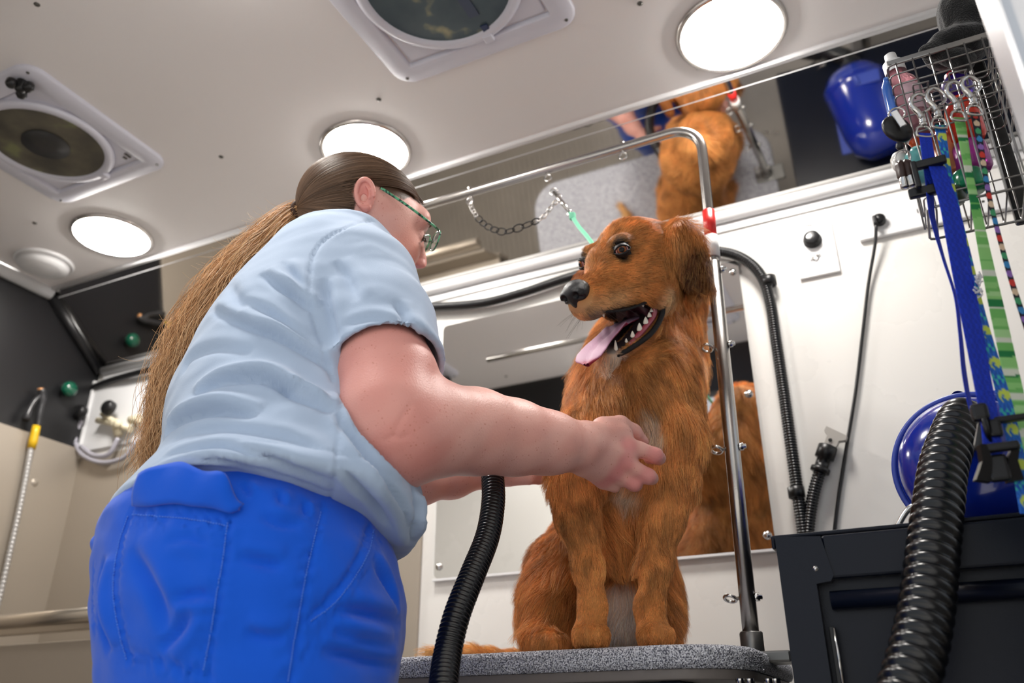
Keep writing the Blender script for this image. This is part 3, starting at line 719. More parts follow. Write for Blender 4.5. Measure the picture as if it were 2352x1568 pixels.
# bent steel wire hook standing on the cabinet edge
q = lambda x, y, Y=CY0 + .03: PY(x, y, Y)
hk2 = thing('wire_hook', q(2090, 1200), 'bent steel hook on the cabinet top, left of the blue dryer', 'hook')
MB().tube(spline([q(2058, 1215), q(2078, 1180), q(2095, 1163), q(2110, 1170), q(2116, 1200, CY0 + .0), q(2116, 1245, CY0 - .012), q(2113, 1262, CY0 - .006)], 40), .0034, 10).build('rod', m_chrome, hk2)

# ---------------------------------------------------------------- blue dryer
m_blue = mat('dryer_blue', srgb(14, 42, 150), .16, coat=.5, spec=.6)
m_blue2 = mat('dryer_blue_satin', srgb(58, 78, 170), .4)
DYY = 1.20; dc = PY(2235, 1062, DYY); DR = .098
dr = thing('blue_dryer', (dc[0], DYY, zt), 'round glossy blue pet dryer standing on the dark cabinet', 'dryer')
ax = Vector((-.18, -1, -.02)).normalized()
prof = [(DR * .60, -.03), (DR * .9, -.025), (DR, -.015), (DR, .0), (DR * .995, .010), (DR * .93, .013), (DR * .92, .010), (DR * .90, .014), (DR * .86, .030), (DR * .72, .048), (DR * .5, .058), (DR * .3, .062), (0, .062)]
bc = Vector((dc[0], DYY, zt + DR * 1.02)) + ax * 0
MB().lathe(bc, ax, prof, 72).build('front_shell', m_blue, dr)
MB().lathe(bc, -ax, [(DR * .97, .0), (DR * .99, .02), (DR * .96, .16), (DR * .85, .22), (DR * .5, .25), (0, .25)], 64).build('body', m_blue, dr)
MB().ring(bc + ax * .010, DR * .955, .004, ax, 72, 8).build('rim_band', m_blue2, dr)
up3 = Vector((0, 0, 1)); sd = ax.cross(up3).normalized()
hb = MB(); f0 = bc + up3 * DR * .95 + ax * -.01
hb.box(f0 + sd * -.035 + up3 * -.004 - ax * .02, (.07, .04, .022), bevel=.005).build('handle_base', m_blue2, dr)
MB().lathe(f0 + up3 * .006 - sd * .0, -ax, [(.009, 0), (.009, .03), (0, .031)], 20).build('handle_pivot', m_blue2, dr)
MB().lathe(bc - sd * DR * .92 + up3 * .03, ax, [(.007, -.02), (.007, .006), (0, .008)], 14).build('lug', m_blue, dr)
MB().box(bc - up3 * (DR * 1.0) - ax * .09, (.19, .2, .012), bevel=.004).build('foot', m_blue2, dr)
op = bc + ax * .055 + up3 * .038 + sd * -.012
wp = MB(); wp.prism([bc + ax * .036 + (sd * -math.cos(t) * DR + up3 * math.sin(t) * DR) * s1 for s1, t in ((.86, 2.25), (.86, 1.9), (.86, 1.5), (.86, 1.1), (.45, 1.1), (.45, 2.25))], ax * .012)
MB().lathe(op, ax, [(.030, -.02), (.030, .012), (.026, .016), (.020, .016), (.020, 0)], 40).build('outlet_collar', m_bk, dr)
# the big ribbed hose in front of the cabinet
hoseA = thing('dryer_hose', op, 'thick black ribbed hose running from the blue dryer down over the cabinet front', 'hose')
hA = [op + ax * .0, op + ax * .03 + Vector((-.004, 0, .0)), Vector(PY(2170, 1060, 1.06)), Vector(PY(2155, 1160, 1.02)), Vector(PY(2142, 1270, .99)), Vector(PY(2130, 1380, .965)), Vector(PY(2112, 1480, .94)), Vector(PY(2085, 1580, .915)), Vector(PY(2045, 1720, .88))]
corrugated(MB(), [list(p) for p in hA], .0268, .0140, .16, per=9, n=32).build('hose', m_hose, hoseA)
cdl = MB().tube(spline([PY(2092, 1420, .985), PY(2072, 1500, .975), PY(2052, 1580, .965), PY(2030, 1680, .95)], 30), .0036, 10)
tag(cdl.build('thin_cable', m_bk), 'thin black cable running down beside the thick hose on the cabinet', 'cable')

# ---------------------------------------------------------------- left end: tub, sprayer, plumbing
XT = -1.40
tub = thing('wash_tub', (-1.95, 1.40, 0), 'stainless steel dog wash tub at left, with a tall splash back', 'tub')
ztub = 1.582
zr_ = 1.02; YR = 1.36
MB().box((-1.775, YB - .006, (1.592 + .6) / 2), (1.33, .008, 1.592 - .6), bevel=.001).build('splash_back', m_steel, tub)
MB().box((XL + .007, (YB - .002 + .78) / 2, (1.62 + .6) / 2), (.01, YB - .004 - .78, 1.62 - .6), bevel=.001).build('side_splash', m_steel, tub)
rimA = PY(-400, 1470, YR); 
zrim = PY(100, 1420, YR)[2]
MB().tube([(XL + .014, YR, zrim), (-1.38, YR, zrim)], .017, 12).box(((XL - 1.38) / 2, YR + .01, zrim - .022), (-1.38 - XL, .02, .02), bevel=.003).build('front_rim', mat('tub_rim', srgb(196, 186, 172), .28, .85), tub)
MB().box(((XL - 1.38) / 2, YR + .025, zrim - .115), (-1.38 - XL, .01, .13), bevel=.003).build('front_panel', m_steel, tub)
MB().box(((XL - 1.38) / 2, YR + .012, zrim - .24), (-1.38 - XL, .02, .09), bevel=.004).build('lower_panel', m_steel, tub)
MB().box(((XL - 1.38) / 2, YR + .18, zrim - .19), (-1.38 - XL, .34, .01)).build('tub_floor', m_steel, tub)
MB().box(((XL - 1.38) / 2, YR + .04, zrim - .40), (-1.38 - XL, .02, .25)).build('apron', m_dkm, tub)
for (x, y) in ((415, 600), ):
    pass
MB().lathe(PY(80, 1108, YB)[0:0].tolist() or list(PX(80, 1108, XL + .012)), (1, 0, 0), [(.012, 0), (.008, .003), (0, .004)], 16).build('dimple', m_steel, tub)
MB().lathe(list(PY(208, 1080, YB - .009)), (0, -1, 0), [(.006, 0), (.004, .002), (0, .003)], 14).build('screw', m_steel, tub)
m_cream = mat('cream_plastic', srgb(214, 204, 176), .35)
m_tubeg = mat('grey_clear_tube', srgb(170, 168, 178), .3)
m_yel = mat('yellow_brass_fitting', srgb(222, 178, 30), .35)
def L_(x, y, o=.03): return PX(x, y, XL + o)
sh = thing('shower_sprayer', L_(80, 990), 'black hand shower with yellow coupling hung on the black left wall', 'sprayer')
MB().tube(spline([L_(74, 1010), L_(60, 1090), L_(42, 1180), L_(22, 1270), L_(4, 1350), L_(-20, 1450)], 150), [.0085 + .001 * math.sin(i * 1.9) for i in range(150)], 12).build('hose', mat('braided_hose', srgb(190, 188, 186), .3, .5), sh)
MB().tube([L_(72, 1030), L_(76, 1012), L_(80, 995), L_(84, 978)], [.012, .0135, .0125, .0115], 14).build('yellow_coupling', m_yel, sh)
MB().tube(spline([L_(86, 982), L_(90, 950), L_(96, 925), L_(98, 905), L_(94, 893)], 14), [.009] * 4 + [.010] * 5 + [.012] * 5, 12).build('handle', mat('grey_dark_plastic', srgb(48, 48, 50), .25), sh)
MB().tube(spline([L_(96, 908), L_(82, 918), L_(68, 940), L_(58, 965)], 10), [.008] * 6 + [.009, .011, .012, .011], 12).build('lever', mat('grey_dark_plastic', None), sh)
MB().lathe(L_(94, 896), L_(94, 886) - L_(94, 896), [(.010, 0), (.010, .006), (0, .008)], 14).build('brass_tip', mat('copper_tip', srgb(206, 150, 100), .3, .4), sh)
gv = tag(MB().lathe(L_(145, 897, .0), (1, 0, 0), [(.008, 0), (.012, .01), (.022, .016), (.026, .028), (.024, .04), (.014, .048), (0, .05)], 28).build('green_knob', mat('green_gloss', srgb(8, 84, 62), .12, coat=.6)), 'glossy dark green round knob on the black left wall', 'knob')
# white access box with cream valves and clear tubes on the back wall
bx = thing('valve_box', PY(260, 960, YB), 'white plumbing box with cream valves and black knobs at left', 'plumbing')
B_ = lambda x, y, o=.03: PY(x, y, YB - o)
x0_, x1_, z0_, z1_ = PY(195, 960, YB)[0], PY(360, 930, YB)[0] + .16, PY(190, 1040, YB)[2], PY(200, 884, YB)[2]
MB().box(((x0_ + x1_) / 2, YB - .005, (z0_ + z1_) / 2), (x1_ - x0_, .010, z1_ - z0_), bevel=.002).build('back_plate', m_trim, bx)
MB().box((x0_ + .026, YB - .012, (z0_ + z1_) / 2), (.012, .014, z1_ - z0_), bevel=.003).build('rib', m_trim, bx)
for (x, y, nm) in ((192, 950, 0), (257, 940, 1)):
    MB().lathe(B_(x, y, .035), (0, -1, .1), [(.016, 0), (.024, .003), (.025, .02), (.02, .028), (0, .03)], 20).build('black_knob', m_bk, bx)
cv = MB(); cv.tube([B_(225, 965), B_(262, 972), B_(300, 985)], .011, 14).tube([B_(262, 965, .04), B_(272, 1000, .03)], .012, 14).tube([B_(235, 950, .034), B_(262, 968, .036)], .009, 12).tube([B_(300, 965, .03), B_(320, 960, .03)], [.014, .014], 14).lathe(B_(272, 975, .045), (0, -1, 0), [(.014, 0), (.014, .012), (0, .013)], 14)
cv.build('valve_body', m_cream, bx)
for P in ([B_(172, 1015), B_(190, 1045), B_(235, 1062), B_(285, 1050), B_(315, 1010)], [B_(186, 1025), B_(215, 1045), B_(250, 1042), B_(272, 1005)], [B_(172, 1015), B_(176, 990), B_(188, 965)]):
    MB().tube(spline(P, 24), .0075, 12).build('clear_tube', m_tubeg, bx)
tag(MB().tube(spline([B_(140, 905, .012), B_(175, 905, .012), B_(240, 878, .02), B_(300, 860, .03), B_(380, 840, .03), B_(460, 822, .03)], 30), .0105, 12).build('black_pipe', m_bk), 'black pipe running under the white rail at left, above the plumbing box', 'pipe')
# ---------------------------------------------------------------- the dog
def cdir(r, u, t): return r * RT + u * UP - t * FW          # right, up, towards the viewer
HC = PH(1475, 622, 1.27)
hF = cdir(-.70, -.17, .68); hF /= np.linalg.norm(hF)
hL = cdir(.68, .19, .70); hL -= hF * (hL @ hF); hL /= np.linalg.norm(hL)
hU = np.cross(hF, hL); HM = np.array([hF, hL, hU])
def H(f, l, u): return HC + f * hF + l * hL + u * hU
def dP(x, y, h): return PH(x, y, h)
dog = thing('dog', (-.40, 1.38, TZ), 'golden red long-haired dog sitting on the grooming table with tongue out', 'dog')
DV = .0036
F = Field((-.98, 1.02, TZ - .02), (-.13, 1.73, 1.66), DV)
# trunk
ch0, ch1 = dP(1460, 910, 1.39), dP(1446, 1010, 1.37)
F.cone(ch0, ch1, .100, .104, .05)
F.cone(ch1, dP(1434, 1090, 1.39), .104, .088, .05)
F.cone(dP(1430, 1060, 1.45), dP(1400, 1300, 1.56), .095, .098, .05)
F.cone(dP(1400, 1300, 1.56), dP(1398, 1375, 1.57), .10, .095, .05)
F.cone(dP(1428, 1120, 1.35), dP(1426, 1270, 1.39), .058, .030, .04)      # brisket between the legs
# neck
F.cone(dP(1528, 690, 1.43), dP(1482, 840, 1.45), .076, .100, .04)
F.cone(dP(1482, 840, 1.45), dP(1462, 900, 1.39), .100, .102, .05)
# forelegs
for pts, rs in (([dP(1345, 1010, 1.32), dP(1325, 1110, 1.30), dP(1326, 1190, 1.29), dP(1350, 1300, 1.28), dP(1361, 1395, 1.28), dP(1358, 1440, 1.275)], [.048, .040, .030, .0185, .0175, .019]),
                ([dP(1545, 1000, 1.33), dP(1538, 1110, 1.32), dP(1522, 1190, 1.31), dP(1507, 1300, 1.30), dP(1492, 1400, 1.30), dP(1500, 1440, 1.29)], [.048, .038, .030, .020, .0185, .020])):
    F.chain(pts, rs, .022)
def paw(c, d, w=.019):
    c = np.array(c); c[2] = TZ + .020; s_ = np.cross(d, [0, 0, 1]); s_ /= np.linalg.norm(s_)
    F.ell(c, (.036, w + .006, .021), np.array([d, s_, [0, 0, 1]]), .015)
    for q, o in ((-1.0, .018), (-.36, .027), (.36, .027), (1.0, .018)): F.ell(c + s_ * q * w + d * o - np.array([0, 0, .002]), (.016, .0085, .0155), np.array([d, s_, [0, 0, 1]]), .004)
dv = -HF
pwL = dP(1355, 1455, 1.275); pwR = dP(1502, 1455, 1.285)
paw(pwL, dv); paw(pwR, dv)
# hind quarters
F.ell(dP(1300, 1335, 1.50), (.060, .085, .085), None, .04)
F.ell(dP(1272, 1400, 1.46), (.050, .07, .062), None, .04)
F.cone(dP(1262, 1420, 1.44), dP(1240, 1462, 1.38), .036, .022, .02)
paw(dP(1262, 1462, 1.37), dv, .018)
F.ell(dP(1508, 1375, 1.50), (.036, .07, .072), None, .03)
F.cone(dP(1516, 1400, 1.46), dP(1522, 1450, 1.42), .030, .024, .02)
paw(dP(1522, 1462, 1.42), dv, .018)
# tail lying on the table
tl = spline([dP(1360, 1440, 1.66), dP(1250, 1462, 1.70), dP(1130, 1470, 1.66), dP(1060, 1474, 1.60), dP(985, 1480, 1.55)], 8)
for p in tl: p[2] = TZ + .022
tl[:, 1] = np.minimum(tl[:, 1], 1.57)
F.ell(dP(1428, 1405, 1.46), (.045, .05, .055), None, .04)
F.chain(tl, [.024, .020, .017, .015, .014, .013, .011, .008], .02)
# head
F.ell(H(-.005, 0, .018), (.082, .073, .068), HM, .02)
F.cone(H(.02, 0, .036), H(.082, 0, .018), .054, .040, .025)
F.ell(H(.030, .042, -.028), (.058, .032, .046), HM, .022); F.ell(H(.030, -.042, -.028), (.058, .032, .046), HM, .022)
F.cone(H(.075, 0, -.012), H(.166, 0, -.024), .041, .029, .02)
for s_ in (1, -1):
    F.cone(H(.085, s_ * .020, -.035), H(.160, s_ * .011, -.040), .0245, .018, .012)
    F.ell(H(.080, s_ * .033, .052), (.020, .014, .011), HM, .012)
    F.ell(H(.103, s_ * .044, .035), (.012, .010, .010), HM, .008, 's')
# lower jaw, opened
F.cone(H(.018, 0, -.072), H(.060, 0, -.098), .036, .027, .008)
F.cone(H(.060, 0, -.098), H(.150, 0, -.130), .027, .0155, .010)
F.chain([H(.050, .026, -.088), H(.10, .020, -.112), H(.146, .008, -.126)], [.012, .010, .008], .006)
F.chain([H(.050, -.026, -.088), H(.10, -.020, -.112), H(.146, -.008, -.126)], [.012, .010, .008], .006)
F.chain([H(.05, 0, -.070), H(.12, 0, -.104)], [.016, .011], .006, 's')
F.ell(H(.095, 0, -.068), (.055, .023, .012), HM, .006, 's')
# ears
F.ell(H(-.030, .083, .006), (.040, .013, .058), HM, .012); F.cone(H(-.022, .066, .045), H(-.032, .088, -.05), .020, .012, .02)
F.cone(H(0, -.062, .045), H(.030, -.100, .01), .016, .012, .02); F.ell(H(.032, -.104, -.008), (.034, .011, .040), HM, .012)
V, Q = F.mesh(2)
z = V[:, 2] < TZ + .0005; V[z, 2] = TZ + .0005
N = normals(V, Q); bvD = BVHTree.FromPolygons([tuple(v) for v in V], [tuple(q) for q in Q.tolist()])
def sD(x, y):
    h = bvD.ray_cast(Vector(O0), Vector(ray(x, y)).normalized()); return np.array(h[0]) if h[0] is not None else PH(x, y, 1.3)
hq = (V - HC) @ HM.T; f_, l_, u_ = hq.T
head = (np.linalg.norm(hq / np.array([.24, .13, .16]), axis=1) < 1) & ((f_ > .03) | (u_ > -.05))
G1, G2 = np.array(srgb(228, 160, 92)[:3]), np.array(srgb(140, 78, 34)[:3])
nz_ = vnoise(V, 9, 1) * .5 + vnoise(V, 28, 2) * .5
C = G1 + (G2 - G1) * sstep(nz_, -.3, .9)[:, None] * .65
def blend(C, col, w): return C + (np.array(srgb(*col)[:3]) - C) * np.clip(w, 0, 1)[:, None]
def near(p, r0, r1): return 1 - sstep(np.linalg.norm(V - p, axis=1), r0, r1)
lt = sstep(N @ (-HF), .2, 1)
C = blend(C, (214, 150, 88), near(dP(1445, 1060, 1.25), .05, .16) * .35)
C = blend(C, (232, 212, 190), np.maximum(near(sD(1490, 965), .010, .026), near(sD(1508, 1005), .008, .022))); C = blend(C, (232, 212, 190), near(sD(1440, 1135), .010, .034) * .9)
C = blend(C, (236, 224, 212), near(sD(1428, 1435), .035, .07)); C = blend(C, (236, 224, 212), near(sD(1428, 1390), .025, .05) * .8)
for p in (pwL, pwR): C = blend(C, (200, 128, 66), near(p, .03, .09) * .6)
C = blend(C, (226, 176, 112), sstep(np.array([(v - tl[5])[0] for v in V]), .10, -.02) * (V[:, 2] < TZ + .08) * 1.0)
# face
hd = head.astype(float)
C = blend(C, (194, 123, 62), hd * .6)
C = blend(C, (112, 62, 30), near(sD(1440, 905), .02, .10) * .55)
C = blend(C, (150, 88, 42), hd * sstep(u_, .02, -.02) * sstep(np.abs(l_), .02, .04) * sstep(f_, .10, .06) * .5)
C = blend(C, (218, 178, 130), .8 * hd * sstep(f_, .08, .13) * sstep(u_, -.015, -.045) * (u_ > -.07))            # upper lip
C = blend(C, (232, 196, 150), near(H(.036, .066, -.062), .014, .040) * .95)                                       # cheek behind the mouth corner
C = blend(C, (120, 106, 94), hd * near(H(.168, .012, -.050), .006, .022)); 
C = blend(C, (166, 92, 40), hd * sstep(f_, .12, .15) * sstep(u_, -.02, -.005) * .6)
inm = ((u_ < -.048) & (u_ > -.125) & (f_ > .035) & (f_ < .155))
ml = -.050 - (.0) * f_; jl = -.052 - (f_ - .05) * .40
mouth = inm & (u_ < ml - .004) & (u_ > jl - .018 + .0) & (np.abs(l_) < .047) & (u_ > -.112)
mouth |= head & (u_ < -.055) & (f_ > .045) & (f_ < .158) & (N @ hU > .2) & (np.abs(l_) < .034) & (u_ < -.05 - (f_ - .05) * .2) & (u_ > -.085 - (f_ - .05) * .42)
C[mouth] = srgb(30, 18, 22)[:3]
C = blend(C, (70, 60, 56), hd * near(H(.155, .0, -.128), .012, .03)); C = blend(C, (222, 210, 196), near(H(.146, .004, -.146), .014, .036))
for s_ in (1, -1):
    C = blend(C, (26, 18, 16), near(H(.098, s_ * .0455, .036), .0185, .026))
    C = blend(C, (140, 120, 110), near(H(.093, s_ * .040, .060), .004, .012) * .5)
ear = (np.abs(l_) > .070) & (u_ < .06) & (u_ > -.09) & (f_ < .09)
C = blend(C, (92, 48, 20), near(H(-.030, .094, -.012), .030, .058) * .95); C = blend(C, (150, 84, 38), near(H(.034, -.108, 0), .03, .05) * .8)
C = blend(C, (198, 140, 84), near(H(-.045, .075, .055), .01, .03) * .7)
m_dogskin = colmat('dog_coat_skin', .7, .2, bump=.5, bscale=500)
dbody = mesh_from('body', V, Q, m_dogskin, dog, C * .8)

# nose, eyes, tongue, teeth, lips
m_nose = mat('dog_nose', srgb(12, 12, 15), .26, bump=.6, bscale=900, coat=.12, spec=.4)
NF = Field(H(.18, 0, 0) - .05, H(.18, 0, 0) + .05, .0011)
NF.ell(H(.180, 0, -.014), (.021, .0255, .0205), HM, .004); NF.ell(H(.184, 0, -.029), (.011, .010, .012), HM, .005)
for s_ in (1, -1):
    NF.ell(H(.187, s_ * .0145, -.017), (.0145, .0115, .0125), HM, .003)
    NF.ell(H(.202, s_ * .0130, -.020), (.0085, .0066, .0060), HM, .002, 's'); NF.cone(H(.196, s_ * .019, -.024), H(.184, s_ * .031, -.028), .0026, .0032, .002, 's')
NF.cone(H(.204, 0, -.012), H(.198, 0, -.050), .0011, .0013, .002, 's')
mesh_from('nose', *NF.mesh(1), m_nose, dog)
m_eye = bpy.data.materials.new('dog_eye'); m_eye.use_nodes = True
m_lid = mat('dog_black_lip', srgb(17, 13, 14), .5, spec=.4, bump=.6, bscale=700)
gaze = cdir(-.25, .02, .95)
for s_ in (1, -1):
    ec = H(.0945, s_ * .0425, .0345); out = H(.094 + .6, s_ * (.0425 + .62), .0345 + .12) - ec; out /= np.linalg.norm(out)
    R_ = .0128 if s_ > 0 else .0105; zax = out * .4 + hF * .6 if s_ < 0 else (out * .35 + (-FW) * .95 + RT * -.22 + UP * -.02); zax = zax / np.linalg.norm(zax)
    prof = []
    em = MB(); em.cur = 0
    zv = Vector(zax)
    ang = [0, .12, .24, .30, .36, .50, .62, .74, .9, 1.2, 1.6, 2.2, 2.8, PI]
    em.lathe(ec, zv, [(R_ * math.sin(a), R_ * math.cos(a)) for a in ang], 32)
    n_ = 32; cols = []
    em.mi = []
    for i in range(len(ang) - 1):
        a = (ang[i] + ang[i + 1]) / 2; em.mi += [0 if a < .33 else (1 if a < .62 else (2 if a < .69 else (3 if a < .84 else 4)))] * n_
    em.build('eye', [mat('dog_pupil', srgb(4, 4, 6), .2, spec=.25), mat('dog_iris', srgb(122, 64, 24), .15, spec=.6), mat('dog_iris_rim', srgb(34, 18, 12), .15), mat('dog_eye_white', srgb(190, 124, 116), .25), m_lid], dog)
    # lids: almond rim
    hx = hF * .80 * s_ * -1 + hL * .0; fx = hF - zax * (hF @ zax); fx /= np.linalg.norm(fx); ux = np.cross(zax, fx) * 1.0
    if ux @ hU < 0: ux = -ux
    for nm, sg, hh in (('upper_lid', 1, .0074), ('lower_lid', -1, .0068)):
        pts = []
        for t in np.linspace(-1, 1, 17):
            yy = hh * sg * (1 - abs(t) ** 2.1); xx = t * .0140; rr = math.sqrt(max(1e-9, (R_ * 1.03) ** 2 - min(xx * xx + yy * yy, (R_ * .995) ** 2)))
            pts.append(ec + fx * xx + ux * yy + zax * rr)
        gv_, gf_ = [], []
        for i_, t in enumerate(np.linspace(-1, 1, 17)):
            for j_ in range(7):
                y0_ = hh * sg * (1 - abs(t) ** 2.1); y1_ = sg * .0106; yy = y0_ + (y1_ - y0_) * j_ / 6; xx = t * (.0140 if j_ == 0 else .0128); q2 = xx * xx + yy * yy; Rr = R_ * 1.06; rr = math.sqrt(max(Rr * Rr - q2, (Rr * .15) ** 2)); gv_.append(ec + fx * xx + ux * yy + zax * rr)
        for i_ in range(16):
            for j_ in range(6): gf_.append((i_ * 7 + j_, i_ * 7 + j_ + 1, (i_ + 1) * 7 + j_ + 1, (i_ + 1) * 7 + j_))
        MB().add(gv_, gf_).build('eyelid', m_lid, dog)
        MB().tube(pts, [.0011 + .0013 * (1 - abs(t)) for t in np.linspace(-1, 1, 17)], 8).build(nm, m_lid, dog)
# lips
lipU = spline([H(.176, .006, -.047), H(.150, .026, -.056), H(.120, .037, -.060), H(.085, .045, -.058), H(.056, .052, -.054), H(.040, .053, -.064), H(.046, .048, -.086), H(.075, .041, -.108), H(.110, .027, -.121), H(.140, .016, -.128), H(.158, 0, -.130)], 60)
tt = np.linspace(0, 1, 60)
MB().tube(lipU, .0024 + .0024 * sstep(tt, .30, .55) * sstep(tt, 1.0, .85) , 12).build('lip', m_lid, dog)
lipF = lipU.copy(); lipF = HC + ((lipF - HC) @ HM.T * np.array([1, -1, 1])) @ HM
MB().tube(lipF, .0026 + .003 * sstep(tt, .30, .55), 12).build('lip', m_lid, dog)
m_gum = mat('dog_gum', srgb(150, 62, 78), .22, coat=.5, var=.3, vscale=60)
MB().tube(spline([H(.050, .044, -.066), H(.056, .040, -.082), H(.085, .032, -.101), H(.115, .022, -.117)], 24), [.005] * 24, 10).build('gum', m_gum, dog)
MB().tube(spline([H(.045, .047, -.058), H(.046, .047, -.072)], 8), .0035, 10).build('gum', m_gum, dog)
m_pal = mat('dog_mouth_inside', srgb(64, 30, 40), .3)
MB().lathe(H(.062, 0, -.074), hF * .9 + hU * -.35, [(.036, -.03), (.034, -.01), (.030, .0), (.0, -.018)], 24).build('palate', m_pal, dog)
# tongue
m_tong = colmat('dog_tongue', .38, .4, bump=.8, bscale=900)
tc_ = spline([H(.060, 0, -.078), H(.100, .002, -.082), H(.135, .004, -.094), H(.165, .005, -.104), H(.188, .004, -.116), H(.203, .002, -.130)], 40)
tw = np.interp(np.linspace(0, 1, 40), [0, .3, .6, .85, .94, 1], [.020, .022, .0265, .0325, .028, .006]); nA = 24
vs = []; cs = []
for i, p in enumerate(tc_):
    T = tc_[min(39, i + 1)] - tc_[max(0, i - 1)]; T /= np.linalg.norm(T); nn = np.cross(T, hL); nn /= np.linalg.norm(nn)
    if nn @ (hU + hF * .4) < 0: nn = -nn
    t = i / 39
    for j in range(nA):
        a = 2 * PI * j / nA; c_, s_ = math.cos(a), math.sin(a); th = .0042
        edge = abs(c_) ** 3 * .006 * (1 if t > .3 else 0)
        g = -math.exp(-(c_ / .16) ** 2) * .0028 if s_ > 0 else 0
        q_ = p + hL * c_ * tw[i] + nn * (s_ * th + edge * (1.0 - .6 * t) + g)
        vs.append(q_); top = s_ > -.25
        col = np.array(srgb(188, 140, 166)[:3]) if top else np.array(srgb(158, 48, 76)[:3])
        if top: col = col + (np.array(srgb(70, 62, 78)[:3]) - col) * (sstep(np.array(t), .42, .12) * .85 + .35 * math.exp(-(c_ / .3) ** 2) * (1 if t < .6 else .0))
        col = col + (np.array(srgb(168, 40, 74)[:3]) - col) * float(sstep(np.array(t), .93, .99)) * .9
        cs.append(col)
fs = [(i * nA + j, i * nA + (j + 1) % nA, (i + 1) * nA + (j + 1) % nA, (i + 1) * nA + j) for i in range(39) for j in range(nA)]
mesh_from('tongue', np.array(vs), np.array(fs), m_tong, dog, np.array(cs))
m_tooth = mat('tooth', srgb(232, 226, 212), .2, coat=.3)
def tooth(p, d, L, r, parent=dog):
    d = np.array(d, float); d /= np.linalg.norm(d)
    MB().lathe(p, d, [(r * .9, -L * .2), (r, 0), (r * .85, L * .3), (r * .5, L * .7), (r * .15, L * .96), (0, L)], 12, xs=.7).build('tooth', m_tooth, parent)
upd = hU * .9 - hF * .1 + hL * .15
for f, l, u, L, r in ((.141, .015, -.120, .017, .0038), (.118, .0215, -.112, .007, .0030), (.104, .026, -.105, .009, .0042), (.088, .031, -.097, .011, .0052), (.074, .036, -.089, .010, .0050), (.064, .039, -.080, .007, .0042), (.058, .041, -.073, .005, .0035)):
    tooth(H(f, l, u), upd, L, r)
tooth(H(.141, -.015, -.120), hU, .014, .0036)
for f, l, u, L, r in ((.152, .018, -.054, .010, .003), (.075, .040, -.056, .007, .004), (.065, .043, -.056, .006, .004)): tooth(H(f, l, u), -hU, L, r)
# ---------------------------------------------------------------- the dog's fur, combed strand by strand
eyeN, eyeFr = H(.0945, .0425, .0345), H(.0945, -.0425, .0345)
d_nose = np.linalg.norm((V - H(.192, 0, -.018)) @ HM.T / np.array([1, 1, .95]), axis=1)
bald = mouth | (d_nose < .031) | (np.minimum(np.linalg.norm(V - eyeN, axis=1), np.linalg.norm(V - eyeFr, axis=1)) < .0175) | (V[:, 2] < TZ + .003)
L = np.full(len(V), .030)
zz = V[:, 2]; hh = V @ HF; lat = V @ RT
def setL(val, w): global L; L = L + (val - L) * np.clip(w, 0, 1)
setL(.038, near(dP(1470, 900, 1.30), .10, .20)); setL(.040, near(dP(1480, 800, 1.36), .08, .17)); setL(.020, near(H(.09, 0, -.16), .04, .09))
setL(.034, near(dP(1450, 1020, 1.25), .06, .14))
legs = sstep(zz, 1.14, 1.06) * sstep(hh, 1.40, 1.36); setL(.012, legs); 
setL(.045, sstep(zz, 1.10, 1.16) * near(dP(1430, 1180, 1.33), .05, .10)); 
bris = near(dP(1430, 1240, 1.33), .035, .075); setL(.045, bris)
setL(.038, sstep(hh, 1.40, 1.46) * (1 - sstep(zz, 1.25, 1.35)))
setL(.050, near(dP(1262, 1400, 1.44), .05, .10)); setL(.022, near(tl[4], .14, .22) * (zz < TZ + .07))
setL(.0055, np.maximum(near(pwL, .05, .075), near(pwR, .05, .075)))
hw = head.astype(float) * sstep(f_, -.04, .03)
setL(.015, head.astype(float) * sstep(f_, -.06, .02)); setL(.0100, hw * sstep(f_, .05, .08)); setL(.0080, hw * sstep(f_, .10, .13))
setL(.030, hw * sstep(u_, -.055, -.09) * (f_ < .05)); setL(.009, hw * sstep(u_, -.10, -.12) * sstep(f_, .06, .09))
setL(.036, near(H(-.030, .094, -.012), .04, .07)); setL(.020, near(H(.034, -.108, 0), .035, .05))
cnt = 230000
wt = (~bald).astype(float) * (1.0 + 2.6 * head + 2.2 * (L < .015)); wt *= 1 - .6 * (N @ HF > .35) * (~head)
wt += 0
T, W3 = scatter(V, Q, wt, cnt, 5)
P0 = interp(V, T, W3); Nn = interp(N, T, W3); Nn /= np.linalg.norm(Nn, axis=1)[:, None]
Ln = interp(L, T, W3); Cc = interp(C, T, W3); hq0 = (P0 - HC) @ HM.T; hd0 = interp(hd, T, W3)
r = np.random.default_rng(11)
down = np.array([0, 0, -1.0]); comb = np.tile(down, (cnt, 1)) + .15 * (-HF)
# head: swept back from the nose, cheeks down and back
bk = -hF * 1.0 + down * .25; wh = sstep(hq0[:, 0], -.09, .0) * (hd0 > .3)
comb = comb * (1 - wh[:, None]) + bk * wh[:, None]
mane = np.exp(-(np.linalg.norm(P0 - dP(1490, 800, 1.36), axis=1) / .13) ** 2) * (1 - wh)
comb += mane[:, None] * (RT * .35 * np.sign((P0 - HC) @ RT + .02)[:, None])
earw = (np.linalg.norm(P0 - H(-.030, .09, -.01), axis=1) < .075) | (np.linalg.norm(P0 - H(.034, -.105, 0), axis=1) < .05)
comb[earw] = down - RT * .05
hind = np.exp(-(np.linalg.norm(P0 - dP(1262, 1400, 1.46), axis=1) / .09) ** 2); comb += hind[:, None] * (-RT * .8)
tlw = ((P0[:, 2] < TZ + .08) & (P0 @ RT < dP(1190, 1450, 1.5) @ RT)); comb[tlw] = -RT * 1.0 + down * .15
